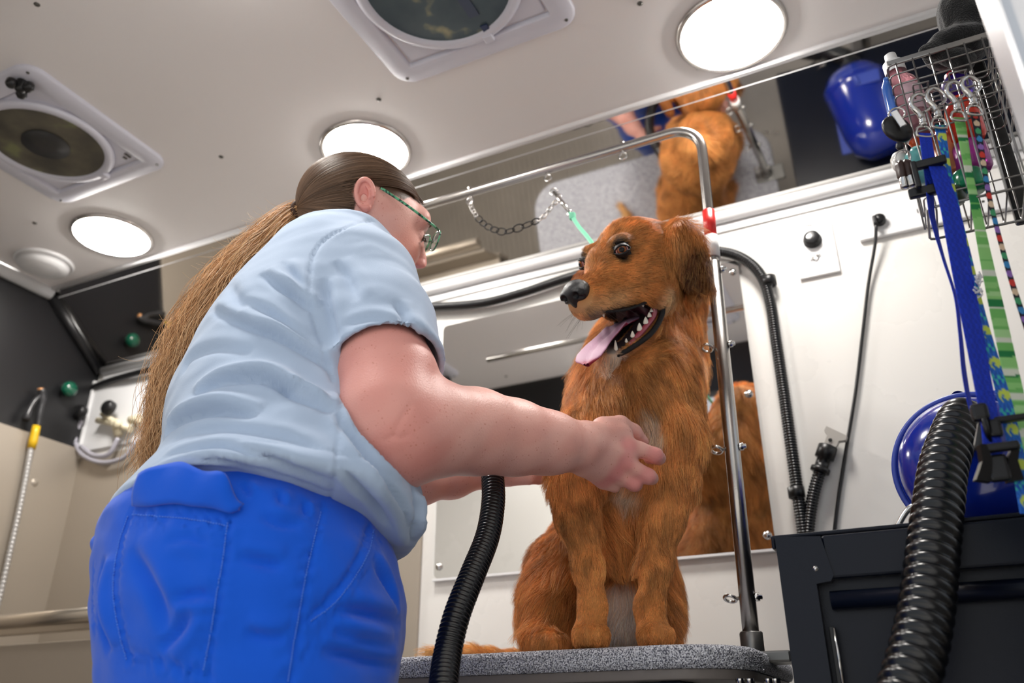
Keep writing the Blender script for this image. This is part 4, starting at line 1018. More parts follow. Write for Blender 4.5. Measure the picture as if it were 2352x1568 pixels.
# wavy flow
fl = np.stack([vnoise(P0, 5, 21), vnoise(P0, 5, 22), vnoise(P0, 5, 23)], 1) * .35 + np.stack([vnoise(P0, 16, 24), vnoise(P0, 16, 25), vnoise(P0, 16, 26)], 1) * .22
comb = comb / np.linalg.norm(comb, axis=1)[:, None] + fl * (1 - .75 * wh[:, None])
tan = comb - Nn * (comb * Nn).sum(1)[:, None]; tan /= np.linalg.norm(tan, axis=1)[:, None] + 1e-9
Ln *= r.uniform(.65, 1.15, cnt) * (1 + .25 * vnoise(P0, 12, 30))
NP = 6; Pn = np.zeros((cnt, NP, 3)); Pn[:, 0] = P0 - Nn * np.where(Ln < .014, .0004, .0015)[:, None]; jit = r.normal(0, .10, (cnt, 3)); cur = Pn[:, 0].copy()
lift = np.where(Ln < .016, .42, .50)[:, None] * r.uniform(.7, 1.3, (cnt, 1))
for k in range(1, NP):
    t = k / (NP - 1); d = tan * (.75 + .5 * t) + Nn * lift * (1.25 - 1.15 * t) + down * .12 * t + jit * (.5 + .5 * t); d /= np.linalg.norm(d, axis=1)[:, None]
    cur = cur + d * (Ln / (NP - 1))[:, None]; Pn[:, k] = cur
Pn[..., 2] = np.maximum(Pn[..., 2], TZ + .001)
long_ = Ln > .018
Pl = clump(Pn[long_], 7000, r.uniform(.15, .65, long_.sum()), 4); Pn[long_] = Pl
Ps = clump(Pn[~long_], 6000, r.uniform(.1, .45, (~long_).sum()), 5); Pn[~long_] = Ps
tone = 1 + .30 * vnoise(P0, 22, 41) + .18 * vnoise(P0, 60, 42) + r.normal(0, .18, cnt)
Cc = Cc * np.clip(tone, .45, 1.7)[:, None]
fairw = (r.random(cnt) < .30)[:, None]; Cc = np.where(fairw, Cc * .55 + np.array(srgb(238, 182, 112)[:3]) * .4, Cc)
dk = (r.random(cnt) < .10)[:, None]; Cc = np.where(dk, Cc * .45, Cc)
Cc = np.clip(Cc * 1.12, 0, 1)
mf = hair_mat('dog_fur')
rad = np.where(long_, .00024, .00019)
fo = strands('fur', Pn, rad, rad * .35, Cc, mf, dog)
tag(fo, kind='stuff')
# whiskers
wk = []
for k in range(26):
    s_ = 1 if k % 2 else -1
    p = H(r.uniform(.135, .168), s_ * r.uniform(.014, .028), r.uniform(-.052, -.034)); d = hF * r.uniform(-.3, .5) + hL * s_ * r.uniform(.5, 1) + hU * r.uniform(-.7, -.1); d /= np.linalg.norm(d); Lw = r.uniform(.025, .055)
    wk.append([p + d * Lw * t + down * .010 * t * t for t in np.linspace(0, 1, NP)])
strands('whiskers', np.array(wk), .00022, .00008, np.tile(np.array(srgb(40, 32, 28)[:3]), (26, 1)), mf, dog)
# ---------------------------------------------------------------- the groomer
gF = .85 * RT + .53 * HF; gF /= np.linalg.norm(gF); gS = np.array([gF[1], -gF[0], 0])     # facing / her right side (towards the doorway)
person = thing('person', (float((PH(570, 1350, 1.02))[0]), float((PH(570, 1350, 1.02))[1]), 0), 'person in a pale blue t-shirt and bright blue trousers reaching for the dog', 'person')
def rows(R_, ratio):
    zs, cx, cy, ra, rb = [], [], [], [], []
    for (y, xl, xr, h) in R_:
        c = PH((xl + xr) / 2, y, h); w = pxm((xr - xl) / 2, c); a = w / math.sqrt(.7225 + .28 * ratio ** 2)
        zs.append(c[2]); cx.append(c[0]); cy.append(c[1]); ra.append(a); rb.append(a * ratio)
    o = np.argsort(zs); return [list(np.array(q)[o]) for q in (zs, cx, cy, ra, rb)]
hip = [(1640, 245, 905, 1.02), (1568, 234, 920, 1.02), (1500, 227, 928, 1.02), (1400, 223, 934, 1.02), (1300, 230, 918, 1.02), (1220, 248, 888, 1.02), (1160, 298, 862, 1.02), (1110, 340, 840, 1.025), (1060, 372, 825, 1.03)]
tor = [(1262, 250, 955, 1.03), (1225, 248, 976, 1.03), (1180, 266, 980, 1.03), (1130, 312, 972, 1.035), (1090, 348, 955, 1.04), (1050, 368, 938, 1.04), (1000, 374, 912, 1.05), (940, 384, 895, 1.06), (880, 408, 890, 1.07), (800, 445, 900, 1.08), (720, 498, 905, 1.09), (660, 548, 895, 1.10), (610, 590, 880, 1.10), (570, 628, 862, 1.10), (545, 660, 840, 1.10)]
# arms
SH = PH(828, 652, 1.05); EL = PH(893, 985, .945); WR = PH(1330, 1024, 1.135)
sl_mid = PH(892, 858, .975)
SH2 = PH(862, 664, 1.28); EL2 = PH(880, 1105, 1.24); WR2 = PH(1115, 1090, 1.34)
armk = [(SH, .062), (PH(860, 760, 1.00), .060), (PH(888, 880, .965), .062), (PH(893, 960, .945), .060), (PH(915, 1000, .95), .0585)]
forek = [(PH(915, 998, .95), .0585), (PH(1000, 985, .985), .0560), (PH(1090, 990, 1.03), .0530), (PH(1180, 1004, 1.07), .0480), (PH(1260, 1016, 1.10), .0405), (PH(1325, 1025, 1.13), .0345)]
# head frame
HP = PH(838, 503, 1.15)
pF = cdir(.86, -.31, -.38); pF /= np.linalg.norm(pF); pR = cdir(.35, 0, .93); pR -= pF * (pR @ pF); pR /= np.linalg.norm(pR); pU = np.cross(pR, pF); PM = np.array([pF, pR, pU])
def K(f, r, u): return HP + f * pF + r * pR + u * pU
BV = .0036
B = Field((-1.10, .48, .86), (-.24, 1.42, 1.80), BV)
z_, cx_, cy_2, a_r, b_r = rows(tor, 1.22)
B.loft(z_[3:], cx_[3:], cy_2[3:], [q - .026 for q in a_r[3:]], [q - .026 for q in b_r[3:]], gF, .03)
z2_, cx2, cy2, a2r, b2r = rows(hip, 1.12)
B.loft(z2_, cx2, cy2, [q - .024 for q in a2r], [q - .024 for q in b2r], gF, .03)
B.cone(SH, SH2, .065, .062, .05)
B.chain([p for p, _ in armk], [q for _, q in armk], .02)
B.chain([p for p, _ in forek], [q for _, q in forek], .02)
B.ell(PH(905, 1010, .952), (.045, .05, .045), None, .03)
B.chain([SH2, PH(890, 850, 1.27), EL2], [.07, .058, .046], .02)
B.chain([EL2, PH(960, 1108, 1.27), PH(1040, 1102, 1.31), WR2], [.040, .033, .0265, .021], .02)
# neck and head
B.cone(PH(800, 610, 1.12), K(-.030, 0, -.050), .062, .053, .03)
B.ell(K(-.012, 0, .012), (.098, .074, .084), PM, .02)
B.ell(K(.035, 0, -.030), (.062, .062, .075), PM, .03)
B.cone(K(.030, .028, -.055), K(.075, .008, -.098), .032, .020, .02); B.cone(K(.030, -.028, -.055), K(.075, -.008, -.098), .032, .020, .02)
B.ell(K(.070, .032, -.030), (.024, .020, .022), PM, .02); B.ell(K(.070, -.032, -.030), (.024, .020, .022), PM, .02)
B.ell(K(.082, .0, .028), (.020, .050, .022), PM, .02)
B.cone(K(.094, 0, .004), K(.112, 0, -.034), .008, .0105, .010); B.ell(K(.110, .010, -.038), (.009, .0065, .007), PM, .004); B.ell(K(.110, -.010, -.038), (.009, .0065, .007), PM, .004)
B.ell(K(.108, .0075, -.047), (.005, .0036, .005), PM, .002, 's')
B.ell(K(.092, .030, .000), (.012, .016, .009), PM, .008, 's'); B.ell(K(.092, -.030, .000), (.012, .016, .009), PM, .008, 's')
B.ell(K(.084, .030, .000), (.0125, .0135, .0115), PM, .003); B.ell(K(.084, -.030, .000), (.0125, .0135, .0115), PM, .003)
B.ell(K(.094, 0, -.062), (.012, .022, .0055), PM, .005); B.ell(K(.091, 0, -.072), (.012, .019, .006), PM, .005); B.cone(K(.108, .018, -.067), K(.108, -.018, -.067), .0022, .0022, .003, 's')
# ear
er = K(-.024, .070, .022); e1 = pR * .92 - pF * .36; e1 /= np.linalg.norm(e1); e2 = pU * .95 + pF * -.05 - RT * .28; e2 -= e1 * (e2 @ e1); e2 /= np.linalg.norm(e2); e3 = np.cross(e1, e2)
EM = np.array([e3, e1, e2])
# right hand, curled over the chest of the dog
hk_ = lambda x, y, h: PH(x, y, h)
WRh = 1.13
B.cone(hk_(1325, 1025, 1.13), hk_(1352, 1025, 1.148), .0330, .0300, .012)
B.cone(hk_(1345, 1003, 1.147), hk_(1428, 1000, 1.180), .0230, .0175, .012)
B.cone(hk_(1345, 1040, 1.147), hk_(1440, 1045, 1.178), .0230, .0165, .012)
B.cone(hk_(1348, 1058, 1.148), hk_(1415, 1082, 1.182), .0215, .0155, .012)
B.cone(hk_(1345, 1062, 1.150), hk_(1388, 1102, 1.190), .0180, .0145, .010)
for pts, rs in (([(1440, 1024, 1.176), (1468, 1032, 1.180), (1506, 1046, 1.184), (1514, 1052, 1.208), (1488, 1054, 1.236)], (.0138, .0120, .0118, .0100, .0078)),
                ([(1432, 1062, 1.176), (1460, 1078, 1.180), (1490, 1094, 1.184), (1497, 1098, 1.208), (1468, 1096, 1.236)], (.0138, .0118, .0116, .0098, .0078)),
                ([(1408, 1086, 1.182), (1432, 1099, 1.186), (1457, 1113, 1.190), (1462, 1114, 1.212), (1438, 1108, 1.238)], (.0128, .0106, .0104, .0090, .0072)),
                ([(1386, 1103, 1.190), (1400, 1110, 1.194), (1412, 1116, 1.200), (1412, 1116, 1.218), (1398, 1110, 1.238)], (.0120, .0098, .0092, .0080, .0066))):
    B.chain([hk_(*p) for p in pts], rs, .0040)
B.chain([hk_(1385, 985, 1.172), hk_(1424, 976, 1.190), hk_(1456, 992, 1.206), hk_(1478, 1014, 1.226)], (.0190, .0142, .0118, .0088), .006)
for x, y, h in ((1446, 1022, 1.166), (1438, 1064, 1.166), (1412, 1090, 1.172)): B.ell(hk_(x, y, h + .006), (.0085,) * 3, None, .008)
# left hand round the hose
B.cone(WR2, PH(1175, 1078, 1.345), .021, .020, .01); B.cone(WR2, PH(1170, 1095, 1.35), .019, .016, .01)
for k, (yy, dx) in enumerate(((1064, 0), (1078, 4), (1091, 2), (1102, -6))):
    B.chain([PH(1178 + dx, yy, 1.345), PH(1222 + dx, yy - 2, 1.340), PH(1246 + dx, yy - 1, 1.355), PH(1238 + dx, yy + 1, 1.375)], (.0105, .0092, .0086, .0075), .003)
B.chain([PH(1150, 1062, 1.335), PH(1180, 1050, 1.318), PH(1205, 1050, 1.310)], (.012, .010, .008), .004)
VB, QB = B.mesh(2); NB = normals(VB, QB)
def nearB(p, r0, r1): return 1 - sstep(np.linalg.norm(VB - p, axis=1), r0, r1)
CB = np.tile(np.array(srgb(226, 172, 160)[:3]), (len(VB), 1))
def bl(col, w):
    global CB; CB = CB + (np.array(srgb(*col)[:3]) - CB) * np.clip(w, 0, 1)[:, None]
bl((214, 150, 138), .5 * sstep(vnoise(VB, 14, 61), -.4, .8))
bl((206, 128, 120), nearB(PH(925, 1045, .92), .02, .09) * .6); bl((210, 130, 122), nearB(PH(890, 850, .92), .03, .12) * .5)
for p in ((1446, 1022, 1.160), (1438, 1064, 1.160), (1412, 1090, 1.165), (1388, 1104, 1.175), (1506, 1046, 1.175), (1490, 1094, 1.175), (1457, 1113, 1.18)): bl((214, 122, 124), nearB(hk_(*p), .006, .022) * .55)
qh = (VB - HP) @ PM.T; fh_, rh_, uh_ = qh.T; inh = np.linalg.norm(qh / np.array([.14, .12, .14]), axis=1) < 1
bl((206, 104, 100), inh * nearB(K(.112, 0, -.038), .004, .022) * .75); bl((232, 160, 140), inh * nearB(K(.06, .05, -.03), .01, .05) * .5)
bl((200, 100, 100), inh * nearB(K(.102, 0, -.067), .006, .016) * .6)
# scalp: hair line from forehead over the ear to the nape
hairy = inh & (((uh_ > .052 - .0 * fh_) & (fh_ < .082)) | ((fh_ < .055 - (.060 - uh_) * .8) & (uh_ > .040)) | ((fh_ < -.034) & (uh_ > -.075))) & (np.linalg.norm((VB - er) @ EM.T / np.array([.8, 1, 1.15]), axis=1) > .0225)
CB[hairy] = srgb(88, 64, 48)[:3]
m_skin = colmat('skin', .46, .35, sss=.12)
nn = m_skin.node_tree; bs = nn.nodes['Principled BSDF']
tc = nn.nodes.new('ShaderNodeTexCoord'); vo = nn.nodes.new('ShaderNodeTexVoronoi'); vo.inputs['Scale'].default_value = 230; vo.inputs['Randomness'].default_value = 1
lt_ = nn.nodes.new('ShaderNodeMapRange'); lt_.inputs[1].default_value = .12; lt_.inputs[2].default_value = .30; lt_.inputs[3].default_value = 1; lt_.inputs[4].default_value = 0
no = nn.nodes.new('ShaderNodeTexNoise'); no.inputs['Scale'].default_value = 60; mg = nn.nodes.new('ShaderNodeMapRange'); mg.inputs[1].default_value = .50; mg.inputs[2].default_value = .62; mg.inputs[3].default_value = 0; mg.inputs[4].default_value = .6
mu = nn.nodes.new('ShaderNodeMath'); mu.operation = 'MULTIPLY'; mx = nn.nodes.new('ShaderNodeMix'); mx.data_type = 'RGBA'; mx.inputs[7].default_value = srgb(176, 96, 70)
atn = [x for x in nn.nodes if x.type == 'ATTRIBUTE'][0]
for a, b in ((tc.outputs['Object'], vo.inputs['Vector']), (tc.outputs['Object'], no.inputs['Vector']), (vo.outputs['Distance'], lt_.inputs[0]), (no.outputs['Fac'], mg.inputs[0]), (lt_.outputs[0], mu.inputs[0]), (mg.outputs[0], mu.inputs[1]), (mu.outputs[0], mx.inputs[0]), (atn.outputs['Color'], mx.inputs[6]), (mx.outputs[2], bs.inputs['Base Color'])): nn.links.new(a, b)
n1 = nn.nodes.new('ShaderNodeTexNoise'); n1.inputs['Scale'].default_value = 420; n1.inputs['Detail'].default_value = 5; b1 = nn.nodes.new('ShaderNodeBump'); b1.inputs['Strength'].default_value = .35; b1.inputs['Distance'].default_value = .0012
nn.links.new(tc.outputs['Object'], n1.inputs['Vector']); nn.links.new(n1.outputs['Fac'], b1.inputs['Height']); nn.links.new(b1.outputs[0], bs.inputs['Normal'])

def seg_dist(Vx, pts):
    best = np.full(len(Vx), 1e9); side = np.zeros(len(Vx)); par = np.zeros(len(Vx))
    for i in range(len(pts) - 1):
        a, b = pts[i], pts[i + 1]; ab = b - a; t = np.clip(((Vx - a) @ ab) / (ab @ ab + 1e-12), 0, 1); dv_ = Vx - (a + t[:, None] * ab); d = np.linalg.norm(dv_, axis=1)
        m = d < best; best[m] = d[m]; par[m] = (i + t[m]) / (len(pts) - 1)
        cr = np.cross(np.broadcast_to(ab, Vx.shape), dv_) @ (O0 - a); side[m] = np.sign(cr[m])
    return best, side, par
def crease_set(Vx, Qx, Nx, specs, pucker=False, amp=1.55):
    """folds: (picture points, width, depth, ridge, taper) traced on the surface and pressed into it"""
    bvh = BVHTree.FromPolygons([tuple(v) for v in Vx], [tuple(q) for q in Qx.tolist()])
    disp = np.zeros(len(Vx))
    for (pp, w, dep, ridge) in specs:
        if ridge: w, dep = w * .85, dep * amp
        pts = []
        P2 = spline([(x, y, 0) for x, y in pp], max(4, 4 * len(pp)))[:, :2]
        for x, y in P2:
            d = Vector(ray(x, y)).normalized(); hit = bvh.ray_cast(Vector(O0) , d)
            if hit[0] is not None: pts.append(np.array(hit[0]))
        if len(pts) < 2: continue
        lo, hi = np.min(pts, 0) - .06, np.max(pts, 0) + .06; m = np.where(((Vx > lo) & (Vx < hi)).all(1))[0]
        d, sd_, par = seg_dist(Vx[m], np.array(pts)); tp = np.sin(np.clip(par, 0, 1) * PI) ** .5 if ridge is not None else np.ones(len(m))
        x = d * np.where(sd_ == 0, 1, sd_)
        g = -dep * np.exp(-(x / w) ** 2)
        if ridge: g = g + dep * abs(ridge) * np.exp(-((x - math.copysign(w * 2.2, ridge)) / (w * 1.6)) ** 2)
        if pucker and not ridge: g = g + .0013 * np.sin(par * (len(pts) - 1) * np.linalg.norm(pts[1] - pts[0]) / .0085 * 2 * PI) * np.exp(-((d - .0045) / .0045) ** 2)
        fc = O0 - Vx[m]; fc /= np.linalg.norm(fc, axis=1)[:, None]; disp[m] += g * tp * sstep((fc * Nx[m]).sum(1), -.05, .25)
    return Vx + Nx * disp[:, None]
VB = crease_set(VB, QB, NB, [([(1323, 968), (1338, 1010), (1330, 1055), (1318, 1083)], .0012, .0010, None), ([(1340, 975), (1352, 1015), (1345, 1055), (1330, 1085)], .0012, .0009, None), ([(1352, 990), (1362, 1020), (1356, 1045)], .0010, .0006, None),
    ([(945, 930), (930, 950), (915, 975), (905, 1000)], .0030, .0012, None), ([(885, 1010), (900, 1003), (918, 1006), (935, 1000)], .0030, .0010, None), ([(1500, 1093), (1507, 1100), (1500, 1112)], .0008, .0006, None)])
body = mesh_from('body', VB, QB, m_skin, person, CB)

EF = Field(er - .05, er + .05, .0012)
EF.ell(er + e1 * .002, (.0150, .0060, .0240), EM, .003)
EF.ell(er + e1 * .0118 + e2 * .002, (.0100, .0078, .0165), EM, .003, 's')
hx_ = [er + e1 * (.007 + .001 * math.sin(a)) + e3 * .0136 * math.cos(a) + e2 * .0222 * math.sin(a) for a in np.linspace(-1.9, 3.3, 22)]
EF.chain(hx_, [.0026 + .0010 * math.sin(PI * i / 21) for i in range(22)], .002)
EF.chain([er + e1 * .005 + e3 * .005 - e2 * .013, er + e1 * .006 - e3 * .0065 - e2 * .0065, er + e1 * .007 - e3 * .0070 + e2 * .005, er + e1 * .006 - e3 * .002 + e2 * .013], [.0024, .0022, .0022, .0018], .002)
EF.ell(er - e2 * .0215 + e1 * .003, (.0070, .0045, .0080), EM, .005)
EF.cone(er + e1 * .006 + e3 * .0105 - e2 * .005, er + e1 * .005 + e3 * .0098 - e2 * .011, .0034, .0030, .003)
EF.ell(er + e1 * .003 + e3 * .002 - e2 * .007, (.005, .006, .006), EM, .003, 's')
ve, qe = EF.mesh(1); ce = np.tile(lin(226, 158, 146), (len(ve), 1)); de = (ve - er) @ EM.T; ce = ce + (lin(196, 104, 98) - ce) * (np.exp(-(de[:, 0] / .009) ** 2 - (de[:, 2] / .015) ** 2) * .6 + .25 * (de[:, 2] < -.018))[:, None]
mesh_from('ear', ve, qe, m_skin, person, ce)
# ------------------------------------------------ t-shirt
SV = .0042
T_ = Field((-1.12, .46, .88), (-.36, 1.36, 1.66), SV)
T_.loft(z_, cx_, cy_2, a_r, b_r, gF, .03)
T_.cone(SH, SH2, .073, .068, .05)
T_.cone(PH(765, 640, 1.10), PH(795, 615, 1.11), .085, .078, .04)
T3 = T_.copy(); T3.f = np.full_like(T_.f, .08); T3.chain([SH + np.array([0, 0, .002]), PH(862, 755, 1.01), PH(890, 866, .965)], [.079, .078, .0775], .02)
T_.chain([SH2, PH(880, 850, 1.27)], [.072, .068], .022)
adir = PH(890, 866, .965) - PH(862, 755, 1.01); adir /= np.linalg.norm(adir)
# sleeve opening: hollow it and cut it square
ml_ = PH(890, 866, .965) - adir * .012
def cut_local(Fd, p, n, R_):
    p = np.array(p); sl, P = Fd._sub(p - R_, p + R_); q = P - p; d = q @ n
    ball = np.linalg.norm(q, axis=-1) - R_
    Fd.f[sl] = np.where((ball < 0), np.maximum(Fd.f[sl], d), Fd.f[sl])
cut_local(T3, ml_, adir, .13)
T3.cone(ml_ - adir * .045, ml_ + adir * .05, .0675, .0690, .003, 's')
fa, fb = T_.f, T3.f; h_ = np.clip(.5 + .5 * (fb - fa) / .018, 0, 1); T_.f = fb + (fa - fb) * h_ - .018 * h_ * (1 - h_)
# neck hole
T_.cone(PH(815, 560, 1.14), K(-.015, 0, -.055), .056, .066, .006, 's')
# hem: lower in front
ph = [PH(560, 1092, .86), PH(214, 1242, 1.00), PH(940, 1338, 1.08)]
nh = np.cross(ph[1] - ph[0], ph[2] - ph[0]); nh /= np.linalg.norm(nh); nh = nh if nh[2] < 0 else -nh
T_.plane(ph[0], nh)
VT, QT = T_.mesh(2); NT = normals(VT, QT)
low_ = sstep(-((VT - ph[0]) @ -nh), 0, 0)
rel = (VT - np.array([np.interp(VT[:, 2], z_, cx_), np.interp(VT[:, 2], z_, cy_2), VT[:, 2]]).T)
VT = VT + NT * (.0016 * vnoise(VT * np.array([1, 1, 2.2]), 5, 71) + .0008 * vnoise(VT * np.array([1, 1, 2.5]), 13, 72))[:, None]
folds = [
 ([(880, 505), (840, 508), (800, 520), (760, 540), (732, 565), (716, 600), (711, 650), (713, 700), (725, 750), (742, 810), (765, 875)], .0026, .0034, None),
 ([(600, 628), (640, 655), (680, 680), (714, 712)], .0065, .0075, .8), ([(650, 600), (680, 640), (708, 690)], .006, .004, .6),
 ([(475, 705), (527, 730), (575, 750), (639, 772), (690, 800), (730, 825), (762, 850)], .0065, .0075, .8), ([(560, 690), (620, 720), (680, 765), (735, 810)], .006, .004, .6),
 ([(452, 912), (475, 890), (516, 874), (588, 867), (634, 880), (672, 905), (720, 925), (762, 945)], .0070, .0085, .9),
 ([(620, 868), (648, 888), (690, 898), (740, 925)], .0045, .0050, .6),
 ([(385, 1000), (404, 972), (445, 952), (506, 944), (590, 955)], .0075, .0090, .9),
 ([(368, 1054), (414, 1034), (486, 1026), (557, 1034), (650, 1062), (761, 1103)], .0050, .0044, .7),
 ([(340, 1092), (380, 1072), (430, 1060), (500, 1056), (608, 1078), (700, 1108), (764, 1134)], .0042, .0034, .7),
 ([(300, 1130), (350, 1098), (420, 1078), (480, 1072), (560, 1080)], .0040, .0026, .5),
 ([(782, 906), (779, 962), (774, 1039), (768, 1100), (752, 1162)], .0022, .0028, None),
 ([(787, 906), (805, 950), (830, 1000), (870, 1045), (920, 1085)], .0055, .0070, -.8),
 ([(775, 950), (800, 1000), (840, 1055), (890, 1110), (930, 1170), (945, 1250)], .0060, .0070, -.8),
 ([(775, 1060), (815, 1110), (860, 1150), (900, 1210)], .0050, .0050, -.6),
 ([(950, 1120), (958, 1180), (950, 1250), (940, 1300)], .0070, .0080, .8), ([(975, 1160), (972, 1220), (955, 1280)], .006, .006, .7),
 ([(770, 600), (800, 640), (820, 690)], .0080, .0040, .5), ([(745, 640), (760, 720), (775, 790)], .0065, .0045, .6),
 ([(500, 620), (530, 660), (560, 720)], .0090, .0040, .5), ([(420, 860), (440, 820), (500, 800), (580, 810)], .0085, .0035, .5),
 ([(400, 1010), (450, 990), (540, 985), (640, 1000), (740, 1030)], .0070, .0040, .5),
 ([(905, 690), (930, 730), (950, 790)], .0080, .0045, .5), ([(790, 745), (860, 730), (930, 745)], .0070, .0030, .5)]
VT = crease_set(VT, QT, NT, folds)
# hem stitching line
dh = (VT - ph[0]) @ -nh
VT = VT + NT * (-.0016 * np.exp(-((dh - .022) / .0022) ** 2) + .0012 * np.exp(-((dh - .010) / .010) ** 2))[:, None]
def cloth(name, rgb, weave=900, wr=.3, rough=.85):
    m = mat(name, rgb, rough, sheen=.25, spec=.2); n = m.node_tree; b = pbsdf(m); tc = n.nodes.new('ShaderNodeTexCoord')
    a = n.nodes.new('ShaderNodeTexNoise'); a.inputs['Scale'].default_value = 26; a.inputs['Detail'].default_value = 3
    w = n.nodes.new('ShaderNodeTexNoise'); w.inputs['Scale'].default_value = weave; w.inputs['Detail'].default_value = 2
    b1 = n.nodes.new('ShaderNodeBump'); b1.inputs['Strength'].default_value = wr; b1.inputs['Distance'].default_value = .004; b2 = n.nodes.new('ShaderNodeBump'); b2.inputs['Strength'].default_value = .4; b2.inputs['Distance'].default_value = .0006
    n.links.new(tc.outputs['Object'], a.inputs[0]); n.links.new(tc.outputs['Object'], w.inputs[0]); n.links.new(a.outputs[0], b1.inputs['Height']); n.links.new(w.outputs[0], b2.inputs['Height']); n.links.new(b1.outputs[0], b2.inputs['Normal']); n.links.new(b2.outputs[0], b.inputs['Normal'])
    return m
m_shirt = cloth('shirt_pale_blue', srgb(166, 184, 208), 1100, .12)
mesh_from('t_shirt', VT, QT, m_shirt, person)

# ------------------------------------------------ trousers
PV = .0046
Pf = Field((-1.14, .46, -.02), (-.42, 1.16, 1.12), PV)
Pf.loft([z2_[0] - .04] + z2_, [cx2[0]] + cx2, [cy2[0]] + cy2, [a2r[0]] + a2r, [b2r[0]] + b2r, gF, .03)
hc = np.array([cx2[0], cy2[0], 0]); ra0, rb0 = a2r[0], b2r[0]
for s_ in (1, -1):
    top = hc + gS * s_ * rb0 * .46; top[2] = z2_[0] - .02; kn = top - gF * -.02; kn = kn.copy(); kn[2] = .46; an = kn.copy() - gF * .02; an[2] = .07
    Pf.chain([top, kn, an], [rb0 * .54, .098, .085], .05)
VP, QP = Pf.mesh(2); NP_ = normals(VP, QP)
VP = VP + NP_ * (.0020 * vnoise(VP * np.array([1, 1, 1.6]), 6, 81) + .0012 * vnoise(VP * np.array([1, 1, 2]), 15, 82))[:, None]
seam = lambda pp, d=.0022, w=.0022: (pp, w, d, None)
pf = [seam([(742, 1160), (728, 1230), (712, 1300), (698, 1380), (685, 1460), (668, 1568)], .0032, .0026), seam([(726, 1160), (712, 1230), (696, 1300), (682, 1380), (669, 1460), (652, 1568)], .0012, .0016),
 seam([(304, 1170), (370, 1175), (450, 1182), (530, 1196)]), seam([(530, 1196), (520, 1280), (505, 1370), (490, 1460), (476, 1545)], .003, .0026), seam([(304, 1172), (285, 1225), (272, 1300), (270, 1380), (285, 1460), (300, 1520)], .003, .0026), seam([(294, 1500), (340, 1508), (400, 1525), (474, 1545)]), seam([(290, 1520), (340, 1526), (400, 1540), (470, 1560)], .0014, .0016),
 seam([(304, 1190), (370, 1195), (450, 1203), (524, 1218)], .0014, .0016), seam([(514, 1200), (502, 1290), (488, 1370), (474, 1460), (460, 1535)], .0013, .0016),
 seam([(848, 1205), (832, 1260), (800, 1320), (760, 1370), (715, 1415), (698, 1428)], .0045, .003), seam([(870, 1230), (858, 1285), (820, 1350), (770, 1410), (720, 1470), (690, 1520)], .0014, .0018),
 ([(545, 1275), (600, 1290), (650, 1300)], .0060, .0035, .7), ([(500, 1365), (440, 1368), (400, 1378)], .0055, .0035, .7), ([(560, 1450), (610, 1462), (660, 1465)], .0055, .0030, .7),
 ([(760, 1450), (820, 1470), (900, 1490)], .0070, .0050, .8), ([(740, 1490), (820, 1510), (910, 1530)], .0065, .0050, .8), ([(770, 1400), (840, 1410), (920, 1430)], .0070, .0045, .7), ([(860, 1290), (890, 1340), (915, 1400)], .0070, .0040, .7),
 ([(300, 1260), (340, 1330), (370, 1400), (380, 1450)], .0090, .0045, .6), ([(440, 1400), (410, 1450), (370, 1490)], .0065, .0040, .7), ([(240, 1280), (232, 1350), (236, 1420), (250, 1500)], .0080, .0060, .8), ([(215, 1300), (212, 1380), (216, 1450)], .0030, .0030, None),
 ([(480, 1250), (430, 1235), (380, 1245)], .0050, .0025, .6), ([(600, 1180), (640, 1200), (690, 1205)], .0060, .0030, .6), ([(560, 1110), (575, 1140)], .0040, .0030, .6), ([(640, 1125), (648, 1160)], .0040, .0030, .6), ([(700, 1150), (704, 1185)], .0040, .0030, .6)]
VP = crease_set(VP, QP, NP_, pf, True, 2.0)
# patch pocket stands a little proud
bvP = BVHTree.FromPolygons([tuple(v) for v in VP], [tuple(q) for q in QP.tolist()])
m_pants = cloth('trousers_blue', srgb(14, 88, 212), 1300, .30)
mesh_from('trousers', VP, QP, m_pants, person)
def surf(x, y, off=0.0):
    h = bvP.ray_cast(Vector(O0), Vector(ray(x, y)).normalized()); return (np.array(h[0]), np.array(h[1])) if h[0] is not None else (PH(x, y, .9), -HF)
# pocket flap flipping up
def cloth_strip(name, top, bot, m, parent, th=.0022, wav=.003, sd=0):
    n_ = 40; a = spline(top, n_); b = spline(bot, n_); nv = 8; vs = []; r_ = np.random.default_rng(sd); ph_ = r_.uniform(0, 6, 3)
    for side in (1, -1):
        for i in range(n_):
            for j in range(nv):
                t = j / (nv - 1); p = a[i] * (1 - t) + b[i] * t; nrm = np.cross(b[i] - a[i], a[min(n_ - 1, i + 1)] - a[max(0, i - 1)]); nrm /= np.linalg.norm(nrm) + 1e-9
                if nrm @ HF > 0: nrm = -nrm
                w_ = wav * (math.sin(i * .45 + ph_[0]) * .5 + math.sin(i * .23 + ph_[1])) * (1 - t) + .003 * math.sin(PI * t)
                vs.append(p + nrm * (w_ + side * th / 2))
    fs = []; o = n_ * nv
    for i in range(n_ - 1):
        for j in range(nv - 1): q = (i * nv + j, i * nv + j + 1, (i + 1) * nv + j + 1, (i + 1) * nv + j); fs.append(q); fs.append(tuple(k + o for k in q)[::-1])
    for i in range(n_ - 1):
        for j in (0, nv - 1): fs.append((i * nv + j, (i + 1) * nv + j, (i + 1) * nv + j + o, i * nv + j + o))
    for j in range(nv - 1):
        for i in (0, n_ - 1): fs.append((i * nv + j, i * nv + j + 1, i * nv + j + 1 + o, i * nv + j + o))
    mb = MB(); mb.add(vs, fs); return mb.build(name, m, parent)
def sp(x, y, off): p, n = surf(x, y); return p + n * off
